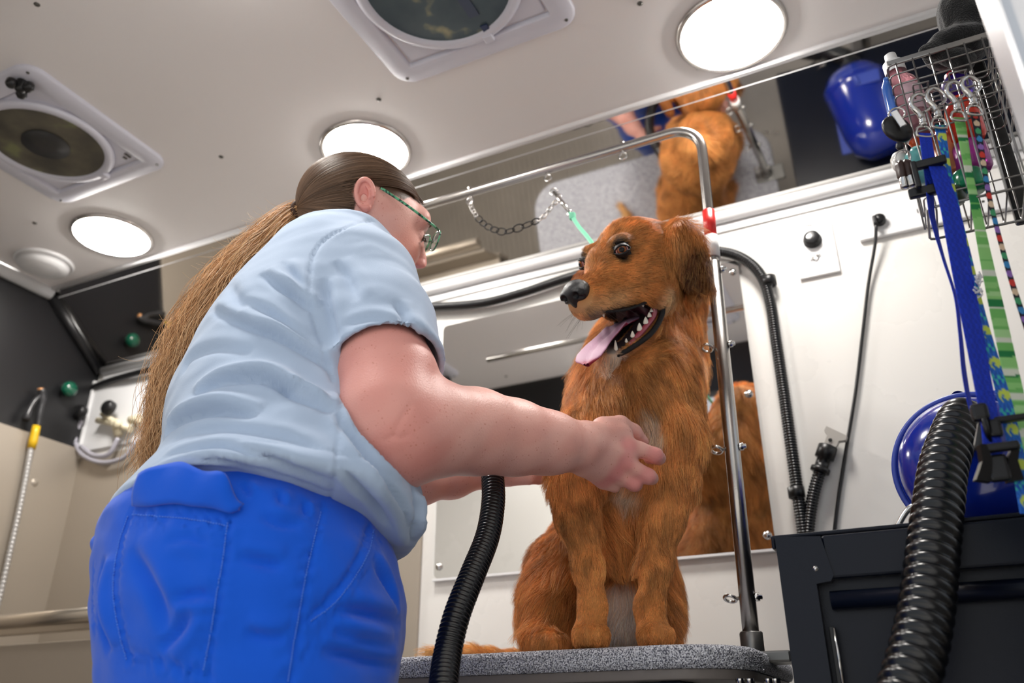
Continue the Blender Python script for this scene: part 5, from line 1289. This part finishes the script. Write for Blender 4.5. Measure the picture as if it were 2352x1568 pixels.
cloth_strip('pocket_flap', [sp(352, 1112, .016), sp(395, 1098, .020), sp(440, 1090, .022), sp(480, 1106, .016), sp(520, 1118, .018), sp(540, 1150, .012), sp(553, 1172, .010)],
            [sp(312, 1168, .004), sp(350, 1164, .005), sp(400, 1160, .006), sp(440, 1166, .006), sp(490, 1172, .005), sp(530, 1180, .005), sp(550, 1178, .005)], m_pants, person, .004, .0035, 3)
cloth_strip('pocket_flap', [PH(222, 1228, .985), PH(232, 1218, .975), PH(250, 1205, .965), PH(265, 1198, .96)], [PH(212, 1260, .985), PH(218, 1268, .975), PH(232, 1258, .965), PH(246, 1238, .955)], m_pants, person, .004, .002, 4)
# elastic gathers of the waistband
m_stitch = mat('blue_stitching', srgb(86, 136, 232), .7)
def stitches(pts, name='stitching'):
    mb = MB(); P2 = spline([(x, y, 0) for x, y in pts], int(length(np.array([(x, y, 0) for x, y in pts], float)) / 6))
    for i in range(0, len(P2) - 1, 1):
        p, n = surf(P2[i][0], P2[i][1]); q, n2 = surf(P2[i + 1][0], P2[i + 1][1])
        if np.linalg.norm(q - p) < .02: mb.tube([p + n * .0003, p + (q - p) * .35 + n * .0010, p + (q - p) * .68 + n * .0003], .0006, 5)
    mb.build(name, m_stitch, person)
stitches([(304, 1181), (370, 1186), (450, 1194), (526, 1208)]); stitches([(522, 1200), (511, 1285), (496, 1370), (482, 1460), (468, 1540)]); stitches([(736, 1175), (720, 1240), (704, 1310), (690, 1385), (676, 1465), (660, 1566)]); stitches([(858, 1215), (845, 1270), (808, 1335), (765, 1388), (712, 1428)])
stitches([(294, 1185), (276, 1240), (263, 1310), (262, 1380), (276, 1460), (292, 1515)])
# shoes (below the picture)
for s_ in (1, -1):
    c = hc + gS * s_ * rb0 * .46 + gF * .05; c[2] = .045
    Sf = Field(c - .2, c + .2, .006); Sf.ell(c, (.135, .048, .04), np.array([gF, gS, [0, 0, 1]]), .01); Sf.cone(c - gF * .07, c - gF * .07 + np.array([0, 0, .05]), .045, .045, .02); Sf.plane((c[0], c[1], .004), (0, 0, -1))
    mesh_from('shoe', *Sf.mesh(2), m_bk, person)

# ------------------------------------------------ hair: smooth on the head, gathered, long loose tail down the back
anchor = K(-.098, .004, -.020)
hm = hair_mat('brown_hair', .38)
r = np.random.default_rng(31)
Th, Wh = scatter(VB, QB, hairy.astype(float), 22000, 9); P0 = interp(VB, Th, Wh)
def b_grad(P, e=.004): return np.stack([(B.at(P + np.eye(3)[i] * e) - B.at(P - np.eye(3)[i] * e)) / (2 * e) for i in range(3)], 1)
NPh = 9; Ph = np.zeros((len(P0), NPh, 3)); cur = P0.copy(); thick = r.uniform(.001, .006, len(P0)); dist = np.linalg.norm(anchor - P0, axis=1); stp = np.minimum(dist, .085) / (NPh - 1)
for k in range(NPh):
    g = b_grad(cur); g /= np.linalg.norm(g, axis=1)[:, None] + 1e-9; cur = cur + g * (thick - B.at(cur))[:, None]; Ph[:, k] = cur
    d = anchor - cur; d -= g * (d * g).sum(1)[:, None]; d /= np.linalg.norm(d, axis=1)[:, None] + 1e-9; cur = cur + d * stp[:, None]
ch_ = np.array(srgb(104, 80, 62)[:3]) * np.clip(1 + .30 * vnoise(P0 @ np.diag([1, 1, 1]), 30, 91)[:, None] + r.normal(0, .22, (len(P0), 1)), .3, 1.9)
ok_ = (np.linalg.norm(((Ph - er) @ EM.T) / np.array([.0175, .03, .0265]), axis=2) > 1).all(1); Ph, ch_ = Ph[ok_], ch_[ok_]
strands('hair', Ph, .00030, .00022, ch_, hm, person)
# long tail
npt = 22; guides = [
 [anchor, PH(672, 486, 1.13), PH(640, 505, 1.12), PH(604, 550, 1.11), PH(560, 600, 1.10), PH(505, 668, 1.09), PH(452, 745, 1.08), PH(412, 835, 1.07), PH(378, 930, 1.06), PH(368, 1010, 1.06), PH(350, 1095, 1.05)],
 [anchor, PH(680, 492, 1.13), PH(650, 510, 1.11), PH(600, 560, 1.10), PH(545, 620, 1.08), PH(490, 700, 1.06), PH(450, 780, 1.05), PH(420, 860, 1.04), PH(395, 950, 1.03), PH(382, 1030, 1.03), PH(365, 1090, 1.03)],
 [anchor, PH(668, 482, 1.13), PH(632, 512, 1.13), PH(588, 566, 1.13), PH(540, 618, 1.13), PH(478, 690, 1.12), PH(428, 770, 1.11), PH(392, 860, 1.10), PH(368, 960, 1.09), PH(350, 1040, 1.08), PH(330, 1110, 1.07)]]
Gd = np.array([spline(g, npt) for g in guides]); nh_ = 6500; w3 = r.dirichlet((1, 1, 1), nh_); Pt = np.einsum('ng,gkd->nkd', w3, Gd)
tt = np.linspace(0, 1, npt); spread = (.004 + .0105 * np.sin(np.clip(tt * 1.25, 0, 1) * PI * .75))[None, :, None]; Pt += r.normal(0, 1, (nh_, 1, 3)) * spread * .75
lock = r.integers(0, 60, nh_); lp_ = r.uniform(0, 6.3, (60, 3)); lfq = r.uniform(2.2, 4.5, (60, 1))
wave = np.stack([np.sin(tt[None, :] * lfq[lock] * 1.4 * 2 * PI + lp_[lock][:, i:i + 1]) for i in range(3)], 2); Pt += wave * (.002 + .0092 * tt)[None, :, None]
Pt += np.cumsum(r.normal(0, .0015, (nh_, npt, 3)), 1) * tt[None, :, None]
cut = r.uniform(.55, 1.0, nh_); Pt2 = np.zeros_like(Pt)
for i in range(npt):
    q = cut * i / (npt - 1) * (npt - 1); a = np.clip(q.astype(int), 0, npt - 2); fr_ = (q - a)[:, None]; ix = np.arange(nh_); Pt2[:, i] = Pt[ix, a] * (1 - fr_) + Pt[ix, a + 1] * fr_
inside = T_.at(Pt2.reshape(-1, 3)).reshape(nh_, npt)
cb_ = np.array(srgb(190, 146, 102)[:3]) * np.clip(1 + .35 * np.sin(lp_[lock][:, :1] * 3) + r.normal(0, .22, (nh_, 1)), .3, 2.0)
cb_ = np.clip(np.where(r.random((nh_, 1)) < .35, cb_ * .5 + np.array(srgb(226, 188, 142)[:3]) * .5, cb_), 0, 1)
strands('ponytail', Pt2, .00034, .00016, cb_, hm, person)
# flyaway hairs
nf = 900; i0 = r.integers(0, nh_, nf); j0 = r.integers(3, npt - 6, nf); ff = np.zeros((nf, 8, 3)); base = Pt2[i0, j0]; dr_ = Pt2[i0, j0 + 3] - base; dr_ /= np.linalg.norm(dr_, axis=1)[:, None] + 1e-9; od = -RT * r.uniform(.3, 1.2, (nf, 1)) + UP * r.uniform(-.3, .9, (nf, 1)) + r.normal(0, .35, (nf, 3)); Lf = r.uniform(.015, .05, (nf, 1)); cur = base.copy()
for k in range(8): ff[:, k] = cur; d = dr_ * (1 - k / 9) * .9 + od * (.35 + .09 * k); d /= np.linalg.norm(d, axis=1)[:, None]; cur = cur + d * Lf / 7
strands('flyaway_hair', ff, .00018, .00010, np.tile(np.array(srgb(214, 178, 136)[:3]), (nf, 1)), hm, person)
MB().ring(anchor + (PH(672, 486, 1.13) - anchor) * .35, .011, .0045, PH(672, 486, 1.13) - anchor, 20, 10).build('hair_tie', mat('hair_tie', srgb(70, 48, 36), .7), person)

# ------------------------------------------------ glasses
m_frame = bpy.data.materials.new('glasses_green'); m_frame.use_nodes = True; n = m_frame.node_tree; b = n.nodes['Principled BSDF']; tcn = n.nodes.new('ShaderNodeTexCoord'); vn = n.nodes.new('ShaderNodeTexNoise'); vn.inputs['Scale'].default_value = 190; rp = n.nodes.new('ShaderNodeValToRGB'); rp.color_ramp.elements[0].position = .42; rp.color_ramp.elements[1].position = .55
rp.color_ramp.elements[0].color = srgb(20, 60, 50); rp.color_ramp.elements[1].color = srgb(96, 176, 132); n.links.new(tcn.outputs['Object'], vn.inputs[0]); n.links.new(vn.outputs[0], rp.inputs[0]); n.links.new(rp.outputs[0], b.inputs['Base Color']); b.inputs['Roughness'].default_value = .2
m_lens = mat('glasses_lens', (1, 1, 1), .02, trans=1.0, ior=1.3)
gl_ = tag(bpy.data.objects.new('glasses', None)); COL.objects.link(gl_); gl_.parent = person; gl_.matrix_parent_inverse = Matrix.Translation(-person.location)
for s_ in (1, -1):
    MB().tube(spline([K(-.006, s_ * .075, .040), K(.04, s_ * .077, .030), K(.085, s_ * .070, .020), K(.108, s_ * .058, .016)], 24), .0021, 10, flat=.55, upv=pR).build('temple', m_frame, gl_)
    lc = K(.116, s_ * .031, .003); pts = []
    for a in np.linspace(0, 2 * PI, 33)[:-1]:
        cx, cyy = .0235 * math.copysign(abs(math.cos(a)) ** .75, math.cos(a)), .0165 * math.copysign(abs(math.sin(a)) ** .8, math.sin(a)); pts.append(lc + pR * cx * 1.0 * .98 + pU * cyy - pF * (abs(cx) * .12 * (1 if cx * s_ > 0 else -.2)))
    MB().tube(pts + pts[:2], .0014, 8, cap=False).build('rim', m_frame, gl_)
    MB().add([p - pF * .0006 for p in pts] + [p + pF * .0006 for p in pts], [tuple(range(32))[::-1], tuple(range(32, 64))] + [(i, (i + 1) % 32, 32 + (i + 1) % 32, 32 + i) for i in range(32)], False).build('lens', m_lens, gl_)
MB().tube(spline([K(.118, .009, .008), K(.121, 0, .010), K(.118, -.009, .008)], 8), .0014, 8).build('bridge', m_frame, gl_)
for s_ in (1, -1):
    MB().lathe(K(.0865, s_ * .030, .000), pF * .9 + pR * s_ * .2 - pU * .5, [(.0098, .004), (.0085, .0075), (.0045, .0098), (0, .0103)], 20).build('eye', mat('human_eye', srgb(70, 54, 44), .1, coat=1), person)
    MB().tube(spline([K(.096, s_ * .017, -.001), K(.100, s_ * .030, -.003), K(.094, s_ * .044, -.002)], 10), .0012, 6).build('eyelashes', mat('eyelash', srgb(50, 36, 30), .6), person)
    MB().tube(spline([K(.100, s_ * .014, .022), K(.101, s_ * .030, .026), K(.090, s_ * .046, .022)], 10), [.001, .0018, .002, .002, .002, .002, .0018, .0015, .001, .0006], 6).build('eyebrow', mat('eyebrow', srgb(120, 90, 66), .7), person)
# ---------------------------------------------------------------- wire basket by the door, with bottles and leashes
YBK = .965
G_ = lambda x, y, Y=YBK - .03: PY(x, y, Y)
bx0, bx1 = G_(2038, 150)[0], G_(2284, 110)[0]; bz1 = G_(2038, 152)[2]; bz0 = G_(2105, 488)[2]; by0, by1 = YBK - .03, YBK + .045
m_wire = mat('basket_wire', srgb(150, 148, 146), .28, .9)
bk = thing('wire_basket', ((bx0 + bx1) / 2, YBK, bz0), 'steel wire basket of grooming bottles mounted by the door', 'basket')
def loop_wire(z, r=.0009, inset=0.0, par=bk, name='wire_ring'):
    p = [(bx0 + inset, by0, z), (bx1 - inset, by0, z), (bx1 - inset, by1, z), (bx0 + inset, by1, z)]
    c = .006; pts = []
    for i in range(4):
        a, b, d = np.array(p[i - 1]), np.array(p[i]), np.array(p[(i + 1) % 4]); u = (a - b) / np.linalg.norm(a - b); v = (d - b) / np.linalg.norm(d - b); pts += [b + u * c, b + (u + v) * c * .3, b + v * c]
    pts = pts + pts[:2]; return MB().tube(pts, r, 8).build(name, m_wire, par)
H_ = bz1 - bz0
for k, t in enumerate((1.0, .925, .85, .775, .70, .62, .50)): loop_wire(bz0 + H_ * t, .0017 if k == 0 else .0011, 0)
loop_wire(bz0 + .002, .0016, .004); loop_wire(bz0 + H_ * .08, .0010, .003)
MB().box(((bx0 + bx1) / 2, by0 - .001, bz1 + .003), (bx1 - bx0, .0016, .006), bevel=.0005).build('rim_band', m_wire, bk)
for i in range(6):
    x = bx0 + (bx1 - bx0) * (i + .5) / 6; xb = bx0 + .004 + (bx1 - bx0 - .008) * (i + .5) / 6
    MB().tube([(x, by0 - .001, bz1), (x, by0 - .001, bz0 + H_ * .5), (xb, by0, bz0 + .006), (xb, by0 + .006, bz0), (xb, by1 - .006, bz0), (xb, by1, bz0 + .006), (x, by1 + .001, bz1)], .0011, 8).build('upright_wire', m_wire, bk)
for y in (by0 + .02, by0 + .05):
    for x in (bx0, bx1): MB().tube([(x, y, bz1), (x, y, bz0 + .004)], .0011, 8).build('side_wire', m_wire, bk)
pa_, pb_ = PY(2268, 300, by1 + .012), PY(2312, 300, by1 + .012); MB().box(((pa_[0] + pb_[0]) / 2, by1 + .014, (bz0 + bz1) / 2 + .02), (pb_[0] - pa_[0], .012, H_ + .03), bevel=.003).build('backing_panel', m_bk, bk)
hookpts = []
for (xa, xb, y) in ((2098, 2132, 208), (2180, 2218, 182)):
    a, b = G_(xa, y, by0), G_(xb, y - 8, by0); o = np.array([0, -.016, -.004])
    MB().tube([a + [0, .002, -.012], a + [0, -.004, .002], a + o, b + o, b + [0, -.004, .002], b + [0, .002, -.012]], .0012, 8).build('hook', m_wire, bk)
    hookpts.append((a + o, b + o))
def bottle(x, y, h_px, w_px, colr, label, Y, cap=None, capc=None, tilt=0.0, trans=.35, shape='round', name='bottle', cat='bottle'):
    base = PY(x, y + h_px / 2, Y); r_ = pxm(w_px / 2, base); hh_ = pxm(h_px, base) * 1.02
    t = thing(name, base, label, cat, 'bottles in the wire basket')
    m = mat('bottle_' + '_'.join(map(str, colr)), srgb(*colr), .18, trans=trans, coat=.3)
    base = base.copy(); ax_ = Vector((tilt, 0, 1)).normalized()
    prof = [(0, 0), (r_ * .85, .001), (r_, .006), (r_, hh_ * .70), (r_ * .92, hh_ * .80), (r_ * .45, hh_ * .93), (r_ * .42, hh_)] if shape == 'round' else [(0, 0), (r_ * .7, .001), (r_, hh_ * .3), (r_, hh_ * .7), (r_ * .7, hh_ * .96), (0, hh_)]
    MB().lathe(base, ax_, prof, 28).build('body', m, t)
    if cap:
        cb = Vector(base) + ax_ * hh_ * .97; ch = pxm(cap, base); cr = r_ * .62
        MB().lathe(cb, ax_, [(cr, 0), (cr, ch * .5), (cr * .62, ch * .55), (cr * .55, ch * .95), (cr * .3, ch), (0, ch)], 24).build('cap', mat('cap_' + '_'.join(map(str, capc)), srgb(*capc), .35), t)
    return t, Vector(base), r_, hh_
t, b, r_, hh_ = bottle(2108, 215, 190, 78, (232, 158, 170), 'tall pink translucent spray bottle with a white pump cap', YBK + .005, 62, (238, 238, 238), -.06, .55)
MB().lathe(b + Vector((0, 0, hh_ * .25)), (-.06, 0, 1), [(r_ * 1.01, 0), (r_ * 1.01, hh_ * .40)], 28).build('label', mat('pink_label', srgb(226, 190, 200), .4), t)
bottle(2058, 215, 120, 30, (70, 120, 214), 'slim light blue bottle at the left end of the basket', YBK - .005, None, None, 0, .3)
bottle(2118, 300, 66, 60, (240, 96, 44), 'orange bottle low in the basket, behind the blue leash clip', YBK + .02, None, None, 0, .2, 'ball')
bottle(2124, 372, 92, 66, (126, 214, 216), 'aqua translucent jar in the lower left of the basket', YBK + .01, None, None, 0, .45)
bottle(2072, 368, 44, 40, (232, 230, 224), 'round white bottle end at the lower left corner of the basket', YBK + .015, None, None, 0, 0, 'ball')
bottle(2228, 262, 120, 74, (244, 62, 34), 'red orange bottle in the right half of the basket', YBK + .015, None, None, 0, .2)
bottle(2188, 340, 130, 56, (238, 150, 110), 'peach bottle in the middle of the basket behind the striped leash', YBK + .03, None, None, 0, .3)
bottle(2242, 350, 90, 76, (190, 60, 170), 'magenta bottle at the lower right of the basket', YBK + .02, None, None, 0, .4)
bottle(2232, 410, 60, 72, (22, 140, 96), 'green bottle at the bottom right of the basket', YBK + .005, None, None, 0, .3)
bottle(2206, 196, 60, 66, (70, 40, 150), 'purple bottle behind the clips of the striped leash', YBK + .03, 20, (200, 40, 60), 0, .2)
t, b, r_, hh_ = bottle(2200, 446, 44, 44, (60, 70, 56), 'small dark bottle with blue label lying at the basket bottom', YBK - .003, None, None, 0, .1, 'ball')
# black felt cap stuffed on top
hc_ = PY(2200, 85, YBK + .01)
CF = Field(hc_ - .11, hc_ + .11, .0035)
CF.ell(PY(2222, 45, YBK + .02), (.034, .032, .048), None, .02).ell(PY(2200, 110, YBK + .008), (.042, .036, .018), None, .015)
CF.cone(PY(2128, 118, YBK - .02), PY(2200, 88, YBK), .008, .017, .01).cone(PY(2128, 118, YBK - .02), PY(2212, 140, YBK - .01), .007, .015, .01).cone(PY(2205, 20, YBK + .01), PY(2245, 60, YBK + .02), .02, .02, .02)
vv, qq = CF.mesh(2); vv = vv + normals(vv, qq) * (.0012 * vnoise(vv, 40, 5))[:, None]
tag(mesh_from('cap', vv, qq, mat('black_felt', srgb(16, 16, 18), .95, bump=1, bscale=500, sheen=.3)), 'black felt cap stuffed on top of the wire basket', 'cap')

def strap(name, pts, w, cols, parent, th=.0014, m=None, wdir=None):
    """pts: 3D points, w: widths, cols(u, s): colour function"""
    n_ = 220; P = spline(pts, n_); L_ = length(P); Wd = np.interp(np.linspace(0, 1, n_), np.linspace(0, 1, len(w)), w); nu = 13; vs, cs = [], []
    base = np.array(wdir if wdir is not None else RT, float)
    for sd in (1, -1):
        for i in range(n_):
            T = P[min(n_ - 1, i + 1)] - P[max(0, i - 1)]; T /= np.linalg.norm(T); b = base - T * (base @ T); b /= np.linalg.norm(b); nn = np.cross(T, b)
            if nn @ HF > 0: nn = -nn
            for j in range(nu):
                u = j / (nu - 1) - .5; vs.append(P[i] + b * u * Wd[i] + nn * sd * th / 2 * (1 - (2 * u) ** 8 * .7)); cs.append(cols(u * 2, i / (n_ - 1) * L_, Wd[i]))
    fs = []; o = n_ * nu
    for i in range(n_ - 1):
        for j in range(nu - 1): q = (i * nu + j, i * nu + j + 1, (i + 1) * nu + j + 1, (i + 1) * nu + j); fs.append(q); fs.append(tuple(k + o for k in q)[::-1])
        for j in (0, nu - 1): fs.append((i * nu + j, (i + 1) * nu + j, (i + 1) * nu + j + o, i * nu + j + o))
    return mesh_from(name, np.array(vs), np.array(fs), m, parent, np.array(cs))
def lin(*c): return np.array(srgb(*c)[:3])
m_web = colmat('webbing', .6, .3); n = m_web.node_tree; b = pbsdf(m_web); tcw = n.nodes.new('ShaderNodeTexCoord'); vw = n.nodes.new('ShaderNodeTexVoronoi'); vw.inputs['Scale'].default_value = 620; bw = n.nodes.new('ShaderNodeBump'); bw.inputs['Strength'].default_value = .9; bw.inputs['Distance'].default_value = .0008
n.links.new(tcw.outputs['Object'], vw.inputs['Vector']); n.links.new(vw.outputs['Distance'], bw.inputs['Height']); n.links.new(bw.outputs[0], b.inputs['Normal'])
m_sat = colmat('satin_webbing', .5, .3)
blue_ = lambda u, s, w: lin(18, 52, 186) * (.85 + .3 * (math.sin(s * 3500) * math.sin(u * 26) > 0))
_rs = np.random.default_rng(5); _st = np.cumsum(_rs.uniform(.0012, .009, 400)); _sc = _rs.choice(5, 400, p=[.34, .26, .14, .14, .12])
pal = [lin(150, 214, 128), lin(120, 196, 104), lin(226, 232, 214), lin(30, 130, 70), lin(176, 226, 156)]
green_ = lambda u, s, w: pal[_sc[np.searchsorted(_st, s + .0004 * u)]]
def tie_(u, s, w):
    per = .036; k = (s % per) / per - .5; x, y = u * .5 * w, k * per; rr = math.hypot(x - .002, y); th = math.atan2(y, x)
    sp_ = math.sin(th * 1 + rr * 620); ry = math.sin(th * 17)
    if rr < .0075: c = lin(206, 226, 90) if sp_ > -.1 else lin(30, 110, 190)
    else: c = lin(34, 104, 200) * (.8 + .35 * (ry > 0)) if rr < .014 else (lin(60, 190, 180) if ry > .2 else lin(30, 80, 190))
    return c
dotp = [lin(214, 60, 50), lin(60, 140, 200), lin(226, 200, 170), lin(150, 110, 190), lin(70, 160, 110)]
def dots_(u, s, w):
    per = .011; i = int(s / per); k = (s % per) / per - .5
    return dotp[i * 7 % 5] if (k * per / .0042) ** 2 + (u * .5 * w / .0034) ** 2 < 1 else lin(24, 26, 40)
def snap_hook(top, bot, par, tw=0.0):
    top, bot = np.array(top), np.array(bot); d = bot - top; Lh = np.linalg.norm(d); d /= Lh; sx = RT - d * (RT @ d); sx /= np.linalg.norm(sx); nz_ = np.cross(d, sx)
    f = lambda x, t: top + sx * x * Lh * .22 + d * t * Lh
    MB().tube(spline([f(.25, .42), f(.85, .30), f(.95, .14), f(.5, .02), f(-.1, -.02), f(-.7, .08), f(-.85, .24), f(-.6, .36), f(-.25, .46), f(0, .62)], 40), [.0018] * 8 + [.0022] * 12 + [.0026] * 10 + [.0034] * 10, 10).build('snap_hook', m_chrome, par)
    MB().lathe(f(0, .55), d, [(.0030, 0), (.0042, .001), (.0042, Lh * .12), (.0034, Lh * .14), (.0048, Lh * .17), (.0048, Lh * .20), (.003, Lh * .22)], 16).build('swivel', m_chrome, par)
    MB().tube([f(.25, .42), f(.10, .56), f(.2, .64)], .0016, 8).build('gate', m_chrome, par)
    MB().tube(spline([f(0, .76), f(-.55, .82), f(-.62, 1.0), f(.62, 1.0), f(.55, .82), f(0, .76)], 30), .0016, 8).build('ring', m_chrome, par)
YL = by0 - .016
q_ = lambda x, y, dy=0.0: PY(x, y, YL + dy)
pw_ = lambda n_, y=600: pxm(n_, PY(2200, y, YL))
l1 = thing('leash', q_(2120, 300), 'bright blue webbing leash with black slider and buckles', 'leash', 'leashes clipped to the wire basket')
snap_hook(q_(2112, 218), q_(2124, 312), l1)
strap('strap', [q_(2124, 306), q_(2130, 345), q_(2136, 385), q_(2142, 430, .006)], [pw_(28, 320), pw_(32, 400)], blue_, l1, m=m_web)
strap('strap', [q_(2152, 382, -.006), q_(2182, 480, -.006), q_(2205, 600, -.006), q_(2228, 720, -.006), q_(2250, 840, -.006), q_(2272, 960, -.006), q_(2281, 1042, -.006)], [pw_(38, 400), pw_(46, 500), pw_(46, 700), pw_(42, 900), pw_(42, 1040)], blue_, l1, m=m_web)
strap('strap', [q_(2134, 420, .004), q_(2142, 500, .004), q_(2166, 590, .004), q_(2194, 680, .004), q_(2205, 760, .004), q_(2214, 850, .004), q_(2226, 920, .004), q_(2240, 965, .0)], [pw_(34, 430), pw_(28, 500), pw_(16, 600), pw_(14, 700), pw_(18, 800), pw_(24, 900), pw_(22, 960)], blue_, l1, m=m_web, wdir=RT * .8 + HF * .6)
c0 = q_(2136, 402, -.004); MB().box(c0 + UP * .014, (.034, .008, .010), bevel=.002).box(c0 - UP * .018 - RT * .005, (.036, .008, .012), bevel=.002).box(c0 - RT * .016, (.006, .008, .036), bevel=.002).box(c0 + RT * .014 + UP * .004, (.006, .008, .026), bevel=.002).build('slider', m_bk, l1)
c0 = q_(2250, 975, -.008); MB().box(c0 + UP * .012, (.016, .012, .018), bevel=.004).box(c0 - UP * .012 + RT * .003, (.013, .012, .030), Matrix.Rotation(.35, 3, 'Y'), bevel=.004).tube([c0 + UP * .004 - HF * .008, c0 - UP * .020 + RT * .006 - HF * .008], .0028, 8).build('side_release_buckle', m_bk, l1)
c0 = q_(2288, 1068, -.006); b3 = MB()
for dx in (-.017, .017): b3.prism([c0 + RT * (dx * .8) + UP * .018, c0 + RT * (dx * 1.15) + UP * .018, c0 + RT * (dx * 1.0) + UP * .002, c0 + RT * (dx * 1.35) - UP * .016, c0 + RT * (dx * .5) - UP * .018, c0 + RT * (dx * .45) + UP * .004], -HF * .008)
b3.box(c0 + UP * .016 - HF * .004, (.036, .010, .008), bevel=.002).box(c0 - UP * .004 - HF * .004, (.018, .010, .026), bevel=.003).build('open_buckle', m_bk, l1)
l2 = thing('leash', q_(2155, 290), 'blue and lime tie-dye patterned leash', 'leash', 'leashes clipped to the wire basket')
snap_hook(q_(2146, 205, .004), q_(2158, 292, .004), l2)
strap('strap', [q_(2158, 288, .008), q_(2166, 330, .008), q_(2180, 400, .008), q_(2200, 480, .008), q_(2222, 580, .008), q_(2243, 680, .008), q_(2268, 780, .008), q_(2300, 890, .008), q_(2326, 1000, .008), q_(2345, 1090, .008), q_(2362, 1180, .008)], [pw_(26, 300), pw_(14, 340), pw_(10, 400), pw_(18, 470), pw_(24, 600), pw_(30, 700), pw_(34, 900), pw_(36, 1000)], tie_, l2, m=m_sat)
c0 = q_(2332, 960, .0); MB().box(c0, (.046, .010, .006), bevel=.002).box(c0 - UP * .010 - RT * .020, (.012, .010, .018), bevel=.003).build('slider', m_bk, l2)
fw = MB()
for k in range(26):
    a = q_(2248 + random.uniform(-6, 8), 640 + random.uniform(-10, 40), -.002); fw.tube([a, a + RT * random.uniform(-.006, .006) + UP * random.uniform(-.006, .006) - HF * .003], .0009, 5)
fw.build('frayed_patch', mat('frayed_white', srgb(222, 222, 226), .9), l2)
l3 = thing('leash', q_(2200, 270), 'lime green striped leash', 'leash', 'leashes clipped to the wire basket')
snap_hook(q_(2192, 190, .002), q_(2202, 275, .002), l3)
strap('strap', [q_(2203, 270, .014), q_(2214, 330, .014), q_(2228, 410, .014), q_(2246, 500, .014), q_(2266, 600, .014), q_(2290, 710, .014), q_(2312, 810, .014), q_(2336, 920, .014), q_(2362, 1040, .014)], [pw_(26, 280), pw_(18, 330), pw_(26, 430), pw_(34, 600), pw_(38, 800), pw_(40, 1000)], green_, l3, m=m_sat)
l4 = thing('leash', q_(2240, 262), 'narrow black leash with coloured dots', 'leash', 'leashes clipped to the wire basket')
snap_hook(q_(2226, 178, .002), q_(2240, 262, .002), l4)
strap('strap', [q_(2238, 258, .01), q_(2246, 300, .01), q_(2258, 370, .01), q_(2272, 450, .01), q_(2294, 540, .01), q_(2322, 640, .01), q_(2348, 720, .01), q_(2375, 800, .01)], [pw_(20, 270), pw_(12, 330), pw_(11, 450), pw_(13, 600), pw_(16, 720)], dots_, l4, m=m_sat)
# key reel
kr = thing('key_reel', q_(2058, 260), 'black retractable key reel with two dark keys hanging from the basket', 'keys')
c0 = q_(2060, 297); MB().lathe(c0 + HF * .004, -HF - UP * .1, [(0, 0), (.013, .0), (.0155, .003), (.0155, .007), (.013, .010), (0, .011)], 32, xs=1.25).build('reel', m_bk, kr)
MB().box(c0 - HF * .010 + UP * .006 - RT * .002, (.008, .003, .026), Matrix.Rotation(-.25, 3, 'Y'), bevel=.001).build('belt_clip', m_chrome, kr)
MB().ring(q_(2060, 262), .009, .0012, HF + RT * .4).build('clip_ring', m_chrome, kr); MB().ring(q_(2074, 362), .009, .0009, HF + UP * .5).build('split_ring', m_chrome, kr)
MB().lathe(q_(2066, 330), q_(2070, 348) - q_(2066, 330), [(.004, 0), (.005, .004), (.003, .008), (0, .009)], 12).build('cord_end', m_bk, kr)
for (x, y, x2, y2) in ((2068, 372, 2076, 412), (2080, 370, 2092, 408)):
    a, b = q_(x, y), q_(x2, y2); d = (b - a) / np.linalg.norm(b - a); MB().tube([a, a + d * .004, b - d * .004, b], [.005, .0068, .0068, .005], 4).build('key_head', mat('brown_plastic', srgb(54, 34, 30), .4), kr)
    MB().lathe(b - d * .001, d, [(.0052, 0), (.0052, .012), (.0044, .013), (0, .013)], 16).build('key_barrel', m_chrome, kr)
